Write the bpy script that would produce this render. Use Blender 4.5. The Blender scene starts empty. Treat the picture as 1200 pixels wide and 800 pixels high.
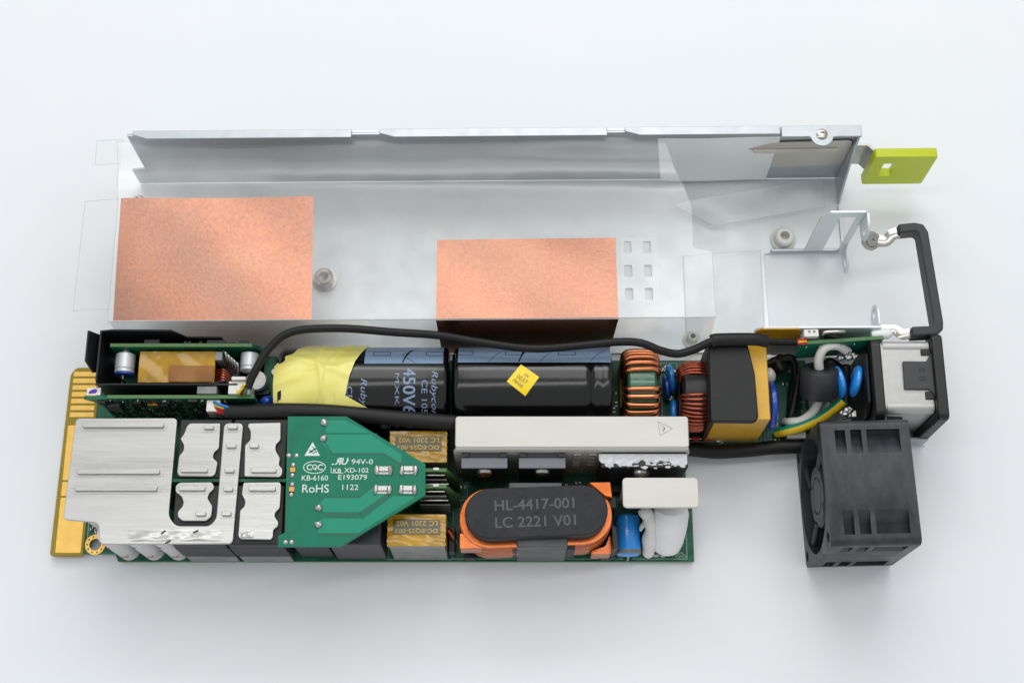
import bpy, bmesh, math, random
from mathutils import Vector, Matrix
random.seed(7)
S = 0.001                      # everything below is written in millimetres
SC = bpy.context.scene
COL = SC.collection
R = math.radians

# ------------------------------------------------------------------ camera, world, lamps
cam_d = bpy.data.cameras.new('camera'); cam = bpy.data.objects.new('camera', cam_d); COL.objects.link(cam)
PITCH = R(71.3); DIST = 508
cam.location = (0, -DIST*math.cos(PITCH)*S, DIST*math.sin(PITCH)*S)
cam.rotation_euler = (math.pi/2 - PITCH, 0, 0)
cam_d.sensor_width = 36; cam_d.lens = 1700/1200*36
cam_d.clip_start = 0.01; cam_d.clip_end = 50
SC.camera = cam
W = bpy.data.worlds.new('World'); SC.world = W; W.use_nodes = True
W.node_tree.nodes['Background'].inputs[0].default_value = (0.975, 0.988, 1.0, 1)
W.node_tree.nodes['Background'].inputs[1].default_value = 0.71
def area(name, loc, target, sx, sy, power, col):
    d = bpy.data.lights.new(name, 'AREA'); d.shape = 'RECTANGLE'; d.size = sx; d.size_y = sy
    d.energy = power; d.color = col
    o = bpy.data.objects.new(name, d); COL.objects.link(o); o.location = loc
    o.rotation_euler = (Vector(target)-Vector(loc)).to_track_quat('-Z', 'Y').to_euler()
    return o
area('softbox_overhead', (0.02, 0.74, 1.08), (0, 0.0, 0), 0.82, 0.74, 5.0, (1.0, 0.992, 0.975))
area('strip_overhead', (-0.02, 0.08, 1.12), (0, -0.02, 0), 1.3, 0.13, 2.3, (1.0, 0.99, 0.97))
area('strip_behind', (0.0, 1.12, 1.05), (0, 0.0, 0), 1.6, 0.22, 4.2, (0.98, 0.99, 1.0))
SC.view_settings.view_transform = 'Standard'; SC.view_settings.look = 'None'
SC.view_settings.exposure = -0.15; SC.view_settings.gamma = 1.0; SC.view_settings.use_curve_mapping = False
SC.cycles.transparent_max_bounces = 24

# ------------------------------------------------------------------ materials
def lin(c):
    return tuple(((v/255)/12.92 if v/255 <= .04045 else ((v/255+.055)/1.055)**2.4) for v in c)
def mat(name, rgb, rough=.5, metal=0., var=0., vscale=300., bump=0., bscale=1500., rvar=0., spec=.5, coat=0., rgb2=None, stretch=None, detail=5, trans=0., sss=0., cut=None, fine=0., fscale=1200.):
    """procedural Principled material; rgb in sRGB 0-255; var = strength of the colour variation"""
    m = bpy.data.materials.new(name); m.use_nodes = True
    nt = m.node_tree; N = nt.nodes; L = nt.links; b = N['Principled BSDF']
    c = lin(rgb); b.inputs['Base Color'].default_value = (*c, 1)
    b.inputs['Roughness'].default_value = rough; b.inputs['Metallic'].default_value = metal
    b.inputs['Specular IOR Level'].default_value = spec
    if coat: b.inputs['Coat Weight'].default_value = coat; b.inputs['Coat Roughness'].default_value = .08
    if trans: b.inputs['Transmission Weight'].default_value = trans
    if sss: b.inputs['Subsurface Weight'].default_value = sss; b.inputs['Subsurface Radius'].default_value = (.002, .002, .002); b.inputs['Subsurface Scale'].default_value = 1
    if var or bump or rvar:
        tc = N.new('ShaderNodeTexCoord'); src = tc.outputs['Object']
        if stretch:
            mp = N.new('ShaderNodeMapping'); mp.inputs['Scale'].default_value = stretch; L.new(src, mp.inputs[0]); src = mp.outputs[0]
    if var:
        n = N.new('ShaderNodeTexNoise'); n.inputs['Scale'].default_value = vscale; n.inputs['Detail'].default_value = detail; n.inputs['Roughness'].default_value = .65
        L.new(src, n.inputs['Vector'])
        r = N.new('ShaderNodeValToRGB'); lo, hi = cut or (.3, .7)
        r.color_ramp.elements[0].position = lo; r.color_ramp.elements[1].position = hi
        d = lin(rgb2) if rgb2 else tuple(v*(1-var) for v in c)
        r.color_ramp.elements[0].color = (*d, 1); r.color_ramp.elements[1].color = (*c, 1)
        L.new(n.outputs['Fac'], r.inputs[0]); oc = r.outputs[0]
        if fine:
            nf = N.new('ShaderNodeTexNoise'); nf.inputs['Scale'].default_value = fscale; nf.inputs['Detail'].default_value = 3; L.new(src, nf.inputs['Vector'])
            mf = N.new('ShaderNodeMapRange'); mf.inputs['From Min'].default_value = .32; mf.inputs['From Max'].default_value = .68; mf.inputs['To Min'].default_value = 1-fine; mf.inputs['To Max'].default_value = 1
            L.new(nf.outputs['Fac'], mf.inputs['Value']); mx = N.new('ShaderNodeMix'); mx.data_type = 'RGBA'; mx.blend_type = 'MULTIPLY'; mx.inputs[0].default_value = 1
            L.new(oc, mx.inputs[6]); L.new(mf.outputs[0], mx.inputs[7]); oc = mx.outputs[2]
        L.new(oc, b.inputs['Base Color'])
    if rvar:
        n2 = N.new('ShaderNodeTexNoise'); n2.inputs['Scale'].default_value = vscale*.6; n2.inputs['Detail'].default_value = 4
        L.new(src, n2.inputs['Vector'])
        mr = N.new('ShaderNodeMapRange'); mr.inputs['To Min'].default_value = max(.02, rough-rvar); mr.inputs['To Max'].default_value = min(1, rough+rvar)
        mr.inputs['From Min'].default_value = .3; mr.inputs['From Max'].default_value = .7
        L.new(n2.outputs['Fac'], mr.inputs['Value']); L.new(mr.outputs[0], b.inputs['Roughness'])
    if bump:
        n3 = N.new('ShaderNodeTexNoise'); n3.inputs['Scale'].default_value = bscale; n3.inputs['Detail'].default_value = 4
        L.new(src, n3.inputs['Vector'])
        bp = N.new('ShaderNodeBump'); bp.inputs['Strength'].default_value = bump; bp.inputs['Distance'].default_value = .0004
        L.new(n3.outputs['Fac'], bp.inputs['Height']); L.new(bp.outputs[0], b.inputs['Normal'])
    return m
M = {}
M['table'] = mat('white_table', (233, 236, 239), .5, var=.03, vscale=6, rgb2=(229, 233, 237), bump=.03, bscale=900, spec=.35)
M['steel'] = mat('galvanised_steel', (224, 229, 231), .5, .5, var=.06, vscale=160, rvar=.06, bump=.05, bscale=2500)
M['steel_wall'] = mat('galvanised_wall_shaded', (190, 196, 199), .42, .8, var=.06, vscale=120, rvar=.04, bump=.04, bscale=2500)  # same steel as the floor; the wall's dimmer reflections are put into the colour
M['steel_edge'] = mat('bright_steel', (178, 184, 188), .4, .8, var=.06, vscale=300, rvar=.06)
M['shell'] = mat('brushed_steel_shell', (184, 184, 182), .42, .6, var=.06, vscale=500, rvar=.06)
M['latch'] = mat('satin_spring_steel', (206, 202, 192), .4, .55, var=.06, vscale=200, rvar=.08, stretch=(.3, 1, 1))
M['nickel'] = mat('nickel_plate', (176, 174, 168), .22, 1, var=.1, vscale=500, rvar=.08)
M['solder'] = mat('solder', (188, 188, 186), .26, 1, var=.18, vscale=1800, bump=.4, bscale=2500)
M['tin'] = mat('tinned_copper', (198, 198, 196), .31, .8, var=.12, vscale=160, rvar=.08, bump=.06, bscale=1000, stretch=(.12, 1.6, 1), fine=.08, fscale=700)
M['tin_rough'] = mat('tinned_blob', (190, 189, 186), .36, .7, var=.12, vscale=300, bump=.25, bscale=260)
M['sink'] = mat('plated_heatsink', (206, 204, 197), .42, .18, var=.05, vscale=220, rvar=.06, bump=.05, bscale=1600, stretch=(.3, 1, 1))
M['copper'] = mat('copper_foil', (196, 126, 88), .27, .95, var=.2, vscale=30, rgb2=(186, 114, 77), rvar=.05, bump=.09, bscale=1300, detail=9, cut=(.36, .60), fine=.22, fscale=900)
M['gold'] = mat('gold_plate', (236, 194, 104), .36, .85, var=.12, vscale=300, rvar=.06)
M['fr4'] = mat('bare_laminate', (160, 138, 44), .5, 0, var=.12, vscale=300, spec=.3)
M['pcb'] = mat('green_solder_mask', (24, 106, 76), .4, 0, var=.35, vscale=210, rgb2=(14, 78, 58), rvar=.06, spec=.35, cut=(.42, .58))
M['pcb_edge'] = mat('laminate_edge', (86, 128, 74), .55, 0, var=.25, vscale=700)
M['pcb_light'] = mat('light_green_solder_mask', (16, 122, 94), .42, 0, var=.1, vscale=160, rgb2=(13, 112, 86), spec=.25)
M['pcb_trace'] = mat('mask_over_copper', (34, 144, 114), .42, 0, var=.06, vscale=200, spec=.25)
M['pcb_groove'] = mat('mask_groove', (20, 100, 76), .5, 0, var=.1, vscale=300)
M['silk'] = mat('white_silkscreen', (222, 232, 228), .6, var=.12, vscale=1800)
M['silk_dim'] = mat('faded_silkscreen', (160, 190, 178), .6, var=.3, vscale=2500)
M['black'] = mat('black_plastic', (16, 17, 18), .42, var=.25, vscale=400, bump=.06, bscale=2200)
M['matte_black'] = mat('matte_black_tape', (22, 23, 24), .5, var=.25, vscale=260, bump=.25, bscale=900, spec=.4)
M['sheet_black'] = mat('black_insulating_sheet', (26, 28, 31), .42, var=.2, vscale=150, bump=.12, bscale=500)
M['sleeve'] = mat('black_sleeve', (16, 16, 17), .48, var=.3, vscale=350, bump=.2, bscale=900, spec=.35)
M['ferrite'] = mat('dark_ferrite', (52, 54, 57), .5, var=.18, vscale=350, bump=.1, bscale=1800)
M['ferrite_black'] = mat('black_ferrite', (32, 33, 35), .55, var=.2, vscale=300, bump=.15, bscale=1500)
M['core_grey'] = mat('grey_ferrite', (140, 141, 138), .45, .1, var=.22, vscale=250, rvar=.1, bump=.1, bscale=1500, rgb2=(108, 110, 110))
M['core_mid'] = mat('mid_grey_ferrite', (92, 94, 95), .45, .1, var=.22, vscale=250, rvar=.1, bump=.1, bscale=1500, rgb2=(66, 68, 70), stretch=(.4, 1, 1))
M['choke_top'] = mat('choke_cover', (46, 49, 53), .55, var=.16, vscale=170, bump=.4, bscale=650, rgb2=(34, 36, 40), spec=.3)
M['fan'] = mat('fibre_filled_plastic', (54, 57, 63), .43, var=.3, vscale=120, rgb2=(32, 35, 40), bump=.15, bscale=700, rvar=.1, detail=10, stretch=(1.6, .7, 2.2), cut=(.36, .62), fine=.14, fscale=520)
M['fan_dark'] = mat('fan_rotor_plastic', (40, 42, 47), .45, var=.2, vscale=200)
M['cap'] = mat('black_capacitor_sleeve', (9, 10, 12), .16, var=.15, vscale=120, bump=.04, bscale=600, spec=.5)
M['cap_blue'] = mat('slate_blue_print', (126, 150, 178), .42, var=.08, vscale=300)
M['print_blue'] = mat('pale_blue_print', (128, 152, 182), .45, var=.06, vscale=900)
M['ink'] = mat('black_ink', (14, 15, 17), .4, var=.2, vscale=900)
M['tape'] = mat('yellow_masking_tape', (238, 231, 136), .34, var=.1, vscale=60, rgb2=(230, 219, 112), bump=.12, bscale=200, spec=.5)
M['sticker'] = mat('yellow_sticker', (250, 218, 20), .4, var=.05, vscale=600)
M['yellow_tape'] = mat('amber_yellow_tape', (228, 178, 50), .36, var=.14, vscale=150, rgb2=(214, 162, 42), coat=.2, bump=.08, bscale=500)
M['kapton'] = mat('polyimide_tape', (198, 152, 30), .16, 0, var=.4, vscale=110, rgb2=(158, 118, 24), coat=.2, bump=.1, bscale=160, detail=3)
M['kapton_dark'] = mat('polyimide_over_copper', (160, 106, 36), .26, 0, var=.3, vscale=90, rgb2=(116, 78, 30), coat=.15, bump=.08, bscale=160)
M['label_grey'] = mat('grey_ink_panel', (96, 88, 62), .3, var=.3, vscale=900, coat=.5)
M['label_text'] = mat('amber_lettering', (206, 170, 60), .3, var=.1, vscale=900, coat=.5)
M['orange'] = mat('orange_enamel', (206, 112, 44), .28, .75, var=.25, vscale=220, rgb2=(176, 86, 36), coat=.3, bump=.1)
M['coil'] = mat('bare_look_copper_wire', (226, 142, 96), .28, 1, var=.2, vscale=240, coat=.3)
M['coil_red'] = mat('red_enamel_wire', (176, 82, 54), .26, .85, var=.3, vscale=300, coat=.4)
M['green_core'] = mat('green_epoxy', (58, 118, 88), .22, var=.3, vscale=260, coat=.6, bump=.5, bscale=380)
M['blue'] = mat('blue_epoxy', (44, 154, 246), .22, var=.12, vscale=300, coat=.5)
M['blue_deep'] = mat('deep_blue_epoxy', (18, 72, 176), .28, var=.12, vscale=300, coat=.5)
M['white_pl'] = mat('white_plastic', (226, 226, 220), .5, var=.06, vscale=400)
M['white_wire'] = mat('white_wire_jacket', (222, 222, 218), .42, var=.06, vscale=300)
M['silicone'] = mat('white_silicone', (222, 222, 218), .5, var=.06, vscale=300, bump=.35, bscale=420, sss=.2)
M['shrink'] = mat('white_shrink', (234, 236, 236), .38, var=.04, vscale=200, bump=.15, bscale=300, sss=.15)
M['paste'] = mat('thermal_paste', (222, 225, 230), .5, var=.2, vscale=600, bump=.6, bscale=900)
M['alu'] = mat('aluminium_can', (214, 216, 217), .36, .45, var=.08, vscale=500, rvar=.05)
M['cap_white'] = mat('pale_can_sleeve', (206, 206, 205), .38, .25, var=.08, vscale=300)
M['red'] = mat('red_print', (178, 40, 40), .5, var=.1, vscale=900)
M['purple'] = mat('purple_marker', (84, 40, 168), .5, var=.15, vscale=900)
M['lime'] = mat('lime_plastic', (190, 204, 12), .42, var=.05, vscale=160, bump=.04, bscale=2000)
M['rubber'] = mat('black_rubber', (50, 52, 55), .5, var=.15, vscale=200, bump=.1, bscale=2500)
M['lit_moulding'] = mat('lit_black_moulding', (128, 132, 138), .45, var=.1, vscale=300)  # black transistor plastic; the light on its upper face is put into the colour
M['clip'] = mat('grey_black_clip', (58, 59, 61), .5, var=.15, vscale=500, bump=.1)
M['etch'] = mat('laser_etch', (88, 90, 92), .6, var=.25, vscale=1500)
M['sink_line'] = mat('sink_engraving', (150, 150, 146), .6, var=.2, vscale=1200)
M['w_red'] = mat('red_wire', (190, 34, 36), .4, var=.1, vscale=500)
M['w_yel'] = mat('yellow_wire', (226, 192, 26), .4, var=.1, vscale=500)
M['w_grn'] = mat('green_wire', (28, 128, 66), .4, var=.1, vscale=500)
M['w_teal'] = mat('green_earth_wire', (18, 140, 112), .36, var=.08, vscale=300)
M['w_blu'] = mat('blue_wire', (34, 120, 200), .4, var=.1, vscale=500)
M['brass'] = mat('brass', (196, 150, 80), .3, 1, var=.1, vscale=500)
def film_material(name, haze, gl):
    m = bpy.data.materials.new(name); m.use_nodes = True; nt = m.node_tree; N = nt.nodes; L = nt.links
    for n in list(N): N.remove(n)
    out = N.new('ShaderNodeOutputMaterial'); tr = N.new('ShaderNodeBsdfTransparent'); tr.inputs[0].default_value = (.985, .99, .99, 1)
    g = N.new('ShaderNodeBsdfGlossy'); g.inputs['Roughness'].default_value = .26; g.inputs[0].default_value = (1, 1, 1, 1)
    df = N.new('ShaderNodeBsdfDiffuse'); df.inputs[0].default_value = (.85, .88, .9, 1)
    fr = N.new('ShaderNodeFresnel'); fr.inputs[0].default_value = 1.5
    mu = N.new('ShaderNodeMath'); mu.operation = 'MULTIPLY'; mu.inputs[1].default_value = gl; mu.use_clamp = True; L.new(fr.outputs[0], mu.inputs[0])
    m1 = N.new('ShaderNodeMixShader'); m1.inputs[0].default_value = haze; L.new(tr.outputs[0], m1.inputs[1]); L.new(df.outputs[0], m1.inputs[2])
    m2 = N.new('ShaderNodeMixShader'); L.new(mu.outputs[0], m2.inputs[0]); L.new(m1.outputs[0], m2.inputs[1]); L.new(g.outputs[0], m2.inputs[2])
    tc = N.new('ShaderNodeTexCoord'); nz = N.new('ShaderNodeTexNoise'); nz.inputs['Scale'].default_value = 22; nz.inputs['Detail'].default_value = 2
    L.new(tc.outputs['Object'], nz.inputs['Vector']); bp = N.new('ShaderNodeBump'); bp.inputs['Strength'].default_value = .3; bp.inputs['Distance'].default_value = .006
    L.new(nz.outputs['Fac'], bp.inputs['Height']); L.new(bp.outputs[0], g.inputs['Normal'])
    L.new(m2.outputs[0], out.inputs[0]); return m
M['film'] = film_material('clear_film', .07, 1.45)
M['film_thin'] = film_material('clear_film_flap', .06, 1.0)

# ------------------------------------------------------------------ builders
def smoothed(pts, n=10):
    pts = [Vector(p) for p in pts]; out = []
    P = [pts[0]*2-pts[1]] + pts + [pts[-1]*2-pts[-2]]
    for i in range(1, len(P)-2):
        a, b, c, d = P[i-1:i+3]
        for k in range(n):
            t = k/n
            out.append(.5*((2*b)+(c-a)*t+(2*a-5*b+4*c-d)*t*t+(3*b-a-3*c+d)*t**3))
    out.append(pts[-1]); return out
class G:
    """collects geometry in millimetres, world axes"""
    def __init__(s): s.bm = bmesh.new()
    def box(s, x0, x1, y0, y1, z0, z1, rot=None, c=None, mi=0):
        vs = [s.bm.verts.new(v) for v in ((x0, y0, z0), (x1, y0, z0), (x1, y1, z0), (x0, y1, z0), (x0, y0, z1), (x1, y0, z1), (x1, y1, z1), (x0, y1, z1))]
        for f in ((3, 2, 1, 0), (4, 5, 6, 7), (0, 1, 5, 4), (1, 2, 6, 5), (2, 3, 7, 6), (3, 0, 4, 7)):
            s.bm.faces.new([vs[i] for i in f]).material_index = mi
        if rot is not None:
            c = Vector(c) if c else Vector(((x0+x1)/2, (y0+y1)/2, (z0+z1)/2))
            for v in vs: v.co = c + rot @ (v.co-c)
        return s
    def prism(s, outer, w0, w1, holes=(), axis='z', mi=0):
        mp = {'z': lambda u, v, w: (u, v, w), 'y': lambda u, v, w: (u, w, v), 'x': lambda u, v, w: (w, u, v)}[axis]
        if not holes:
            a = [s.bm.verts.new(mp(u, v, w0)) for u, v in outer]; b = [s.bm.verts.new(mp(u, v, w1)) for u, v in outer]
            s.bm.faces.new(a).material_index = mi; s.bm.faces.new(b).material_index = mi; n = len(a)
            for i in range(n): s.bm.faces.new((a[i], a[(i+1) % n], b[(i+1) % n], b[i])).material_index = mi
            return s
        tb = bmesh.new(); ed = []; loops = []
        for lp in (outer, *holes):
            vv = [tb.verts.new((u, v, 0)) for u, v in lp]; loops.append(len(vv))
            for i in range(len(vv)): ed.append(tb.edges.new((vv[i], vv[(i+1) % len(vv)])))
        bmesh.ops.triangle_fill(tb, use_beauty=True, edges=ed)
        tb.verts.index_update(); tb.verts.ensure_lookup_table()
        co = [(v.co.x, v.co.y) for v in tb.verts]; fs = [[v.index for v in f.verts] for f in tb.faces]; tb.free()
        a = [s.bm.verts.new(mp(u, v, w0)) for u, v in co]; b = [s.bm.verts.new(mp(u, v, w1)) for u, v in co]
        for f in fs:
            s.bm.faces.new([a[i] for i in f]).material_index = mi; s.bm.faces.new([b[i] for i in f]).material_index = mi
        k = 0
        for n in loops:
            for i in range(n):
                j = (i+1) % n; s.bm.faces.new((a[k+i], a[k+j], b[k+j], b[k+i])).material_index = mi
            k += n
        return s
    def tube(s, pts, r, seg=10, n=8, flat=None, closed=False, sm=True, mifun=None, up=(0, 0, 1)):
        pts = smoothed(pts, n) if sm else [Vector(p) for p in pts]
        rings = []; T0 = None; nrm = None; N = len(pts)
        for i, p in enumerate(pts):
            if closed: t = (pts[(i+1) % N]-pts[i-1]).normalized()
            else: t = (pts[min(i+1, N-1)]-pts[max(i-1, 0)]).normalized()
            if nrm is None:
                u = Vector(up); u = u if abs(u.dot(t)) < .95 else Vector((0, 1, 0)); nrm = (u-t*u.dot(t)).normalized()
            else: nrm = (nrm-t*nrm.dot(t)).normalized()
            bn = t.cross(nrm); rr = r(i/(N-1)) if callable(r) else r
            ra, rb = (rr, rr) if flat is None else (rr*flat[0], rr*flat[1])
            rings.append([s.bm.verts.new(p+nrm*math.cos(a)*ra+bn*math.sin(a)*rb) for a in (2*math.pi*k/seg for k in range(seg))])
        for i in range(N if closed else N-1):
            A, B = rings[i], rings[(i+1) % N]
            for k in range(seg):
                f = s.bm.faces.new((A[k], A[(k+1) % seg], B[(k+1) % seg], B[k]))
                if mifun: f.material_index = mifun(k/seg)
        if not closed:
            s.bm.faces.new(rings[0][::-1]); s.bm.faces.new(rings[-1])
        return s
    def cyl(s, p0, p1, r, seg=24, r1=None, mi=0):
        return s.lathe(p0, p1, [(0, r), (1, r if r1 is None else r1)], seg, mi)
    def lathe(s, p0, p1, prof, seg=24, mi=0):
        """prof: (t along the axis 0..1, radius)"""
        p0 = Vector(p0); p1 = Vector(p1); d = p1-p0; q = d.to_track_quat('Z', 'Y'); rings = []
        for t, r in prof:
            r = max(r, .001)
            rings.append([s.bm.verts.new(p0+d*t+q @ Vector((r*math.cos(a), r*math.sin(a), 0))) for a in (2*math.pi*k/seg for k in range(seg))])
        for A, B in zip(rings, rings[1:]):
            for k in range(seg): s.bm.faces.new((A[k], A[(k+1) % seg], B[(k+1) % seg], B[k])).material_index = mi
        s.bm.faces.new(rings[0][::-1]).material_index = mi; s.bm.faces.new(rings[-1]).material_index = mi
        return s
    def blob(s, c, rx, ry, rz, seg=12, jit=0.):
        m = bmesh.ops.create_icosphere(s.bm, subdivisions=2, radius=1)
        for v in m['verts']:
            k = 1+random.uniform(-jit, jit); v.co = Vector((c[0]+v.co.x*rx*k, c[1]+v.co.y*ry*k, c[2]+v.co.z*rz*k))
        return s
    def grid(s, fn, nu, nv, mi=0):
        g = [[s.bm.verts.new(fn(i/nu, j/nv)) for j in range(nv+1)] for i in range(nu+1)]
        for i in range(nu):
            for j in range(nv): s.bm.faces.new((g[i][j], g[i+1][j], g[i+1][j+1], g[i][j+1])).material_index = mi
        return s
    def turn(s, ang, c, axis='Z'):
        bmesh.ops.rotate(s.bm, verts=s.bm.verts, cent=c, matrix=Matrix.Rotation(ang, 3, axis)); return s
def rr(x0, x1, y0, y1, r, n=5):
    out = []
    for cx, cy, a0 in ((x1-r, y1-r, 0), (x0+r, y1-r, 90), (x0+r, y0+r, 180), (x1-r, y0+r, 270)):
        for k in range(n+1):
            a = R(a0+90*k/n); out.append((cx+r*math.cos(a), cy+r*math.sin(a)))
    return out
def rp(pts, r, n=3):
    """polygon with its corners rounded"""
    out = []; m = len(pts)
    for i in range(m):
        p = Vector(pts[i]); a = Vector(pts[i-1])-p; b = Vector(pts[(i+1) % m])-p
        k = min(r, a.length*.45, b.length*.45); A = p+a.normalized()*k; B = p+b.normalized()*k
        for j in range(n+1):
            t = j/n; q = A*(1-t)**2+p*2*t*(1-t)+B*t*t; out.append((q.x, q.y))
    return out
def circle(cx, cy, r, n=20): return [(cx+r*math.cos(2*math.pi*k/n), cy+r*math.sin(2*math.pi*k/n)) for k in range(n)]
def wloc(o):
    v = Vector((0, 0, 0))
    while o is not None: v += o.location; o = o.parent
    return v
def ob(name, g, m, parent=None, bevel=0., label=None, seg=2, sharp=35, kind=None, flat=False):
    bm = g.bm; bmesh.ops.recalc_face_normals(bm, faces=bm.faces)
    off = wloc(parent) if parent else Vector((0, 0, 0))
    for v in bm.verts: v.co = v.co*S-off
    me = bpy.data.meshes.new(name); bm.to_mesh(me); bm.free()
    for x in (m if isinstance(m, (list, tuple)) else [m]): me.materials.append(M[x])
    if not flat:
        me.polygons.foreach_set('use_smooth', [True]*len(me.polygons)); me.set_sharp_from_angle(angle=R(sharp))
    o = bpy.data.objects.new(name, me); COL.objects.link(o); o.parent = parent
    if bevel:
        b = o.modifiers.new('bevel', 'BEVEL'); b.width = bevel*S; b.segments = seg; b.limit_method = 'ANGLE'; b.angle_limit = R(40); b.harden_normals = True
    if label: o['label'] = label
    if kind: o['kind'] = kind
    return o
def thing(name, loc, label, cat, group=None):
    o = bpy.data.objects.new(name, None); COL.objects.link(o); o.location = Vector(loc)*S; o.empty_display_size = .01
    o['label'] = label; o['category'] = cat
    if group: o['group'] = group
    return o
_tc = {}
def text_mesh(s, shear=0.):
    k = (s, shear)
    if k in _tc: return _tc[k]
    cu = bpy.data.curves.new('lettering', 'FONT'); cu.body = s; cu.resolution_u = 3; cu.shear = shear
    o = bpy.data.objects.new('lettering', cu); COL.objects.link(o)
    dg = bpy.context.evaluated_depsgraph_get(); me = bpy.data.meshes.new_from_object(o.evaluated_get(dg))
    vs = [v.co.copy() for v in me.vertices]; fs = [tuple(p.vertices) for p in me.polygons]
    bpy.data.objects.remove(o); bpy.data.curves.remove(cu); bpy.data.meshes.remove(me)
    x0 = min(v.x for v in vs); x1 = max(v.x for v in vs); y0 = min(v.y for v in vs); y1 = max(v.y for v in vs)
    _tc[k] = ([((v.x-x0)/(x1-x0), (v.y-y0)/(y1-y0)) for v in vs], fs); return _tc[k]
for t_ in ('94V-0', 'XD-102', 'E193079', 'KB-6160', 'RoHS', '1122', 'C', 'Q', 'RU', 'KB', 'DC-EQ25-003', 'LC 2201 V02', 'HL-4417-001', 'LC 2221 V01', '0.', '8', 'IW', '0037', 'F8000', 'CE 105', '450V680', 'MXK (M)', 'E7', 'R', 'N4', 'U'):
    text_mesh(t_)
text_mesh('Rubycon', .3)
def text(g, s, o, ux, uy, w, h, shear=0., wrap=None, sub=0, bold=0.):
    """adds lettering of width w and height h (mm) at origin o along ux / uy"""
    vs, fs = text_mesh(s, shear); o = Vector(o); ux = Vector(ux); uy = Vector(uy)
    for db in ((0, 0),) if not bold else ((0, 0), (bold, 0), (0, bold)):
        bv = [g.bm.verts.new(wrap((u+db[0])*w, (v+db[1])*h) if wrap else o+ux*(u*w+db[0])+uy*(v*h+db[1])+Vector((0, 0, .002*db[0]+.004*db[1]))) for u, v in vs]
        for f in fs:
            try: g.bm.faces.new([bv[i] for i in f])
            except ValueError: pass
    return g

# ------------------------------------------------------------------ table
t = ob('table', G().grid(lambda u, v: (-2500+5000*u, -2500+5000*v, 0), 8, 8), 'table'); t['kind'] = 'structure'
t['label'] = 'plain white table top under all the parts'

# ------------------------------------------------------------------ opened steel case
case = thing('steel_case', (0, 30, 0), 'opened galvanised steel case half with back wall, behind the circuit boards', 'case')
fl = [(-134.5, 62.4), (-134.5, -3.8), (90, -3.8), (90, 33.2), (118.4, 33.2), (118.4, 62.4)]
ob('floor', G().prism(rp(fl, 1.), .15, .95, holes=[rr(x-1.3, x+1.3, y-2.2, y+2.2, .4, 2) for x in (41.3, 48.3) for y in (18.2, 27, 36.1)]), 'steel', case, .15)
wl = [(-134.8, 1), (118.4, 1), (118.4, 38.4), (-130, 38.4), (-130, 13), (-134.8, 12)]
ob('back_wall', G().prism(wl, 62.5, 63.3, axis='y'), 'steel_wall', case, .15)
for x0, x1, d in ((-128, -54, 2.3), (-44.5, 32.5, 2.3), (38.5, 91, 2.3)):
    ob('flange_tab', G().prism([(x0+5, 63.4-d), (x1, 63.4-d), (x1, 64.2), (x0, 64.2), (x0, 62.6)], 38.5, 39.3), 'steel_edge', case, .2)
ear = [(91.4, 60), (100.6, 60)] + [(105+3.9*math.cos(R(a)), 60.4+3.9*math.sin(R(a))) for a in range(190, 351, 20)] + [(109.6, 60), (118.6, 60), (118.6, 64.2), (91.4, 64.2)]
ob('screw_flange', G().prism(ear, 38.5, 39.3, holes=[circle(105, 60.8, 1.25, 14)]), 'steel_edge', case, .2)
ob('screw', G().lathe((105, 60.8, 39.0), (105, 60.8, 39.9), [(0, 1.9), (.7, 1.9), (1, 1.4), (1, .8), (.4, .7)]), 'nickel', case, label='small recessed screw in the case flange')
ob('flange_hem', G().box(-130, 118, 63.35, 64.1, 36.2, 38.4), 'steel', case, .1)
ob('gusset', G().prism([(62.4, 1), (52, 1), (59.5, 30), (60.4, 38.4), (62.4, 38.4)], 117.6, 118.4, axis='x'), 'steel_wall', case, .15)
ob('end_lip', G().box(117.6, 118.4, 34.4, 51.6, 1, 2.3), 'steel', case, .15)
def standoff(x, y, z, m, r=3.3):
    o = ob('standoff', G().lathe((x, y, z), (x, y, z+4.6), [(0, r+1.1), (.16, r+1.1), (.16, r), (.86, r), (1, r-.5), (1, r*.48), (.2, r*.46), (.2, .01)], 28), m, case); return o
standoff(-66.3, 24.2, 1, 'nickel'); standoff(97, 38.2, 1, 'white_pl', 3.4); standoff(-134, 54, 1, 'nickel', 2.2); standoff(62.5, .8, 1, 'white_pl', 2)
# upright bracket with a window, ears at its end
br = ob('bracket', G().prism([(104, 3), (104, 33), (106.5, 36.3), (118.4, 36.3), (118.4, 1), (116.2, 1), (116.2, 32.4), (110.4, 32.4), (110.4, 3)], 33.2, 34.1, axis='y'), 'steel', case, .15, label='upright window bracket at the case end')
ob('foot_flange', G().box(92.2, 116.0, 33.1, 34.2, 1, 3.1), 'steel_edge', br, .25)
ob('ear', G().prism(rp([(34.1, 36.3), (28.5, 36.3), (26, 33), (26, 28), (28.5, 25), (34.1, 25)], 2), 118.5, 119.4, holes=[rr(27.5, 30, 28.5, 33, 1.1, 3)], axis='x'), 'steel', br, .15)
ob('ear', G().prism(rp([(33.1, 9), (27, 8), (24.2, 6), (24.2, 3), (27, 1.2), (33.1, 1)], 1.6), 117.5, 118.3, holes=[rr(26, 30, 3.4, 6, 1.1, 3)], axis='x'), 'steel', br, .15)
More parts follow.
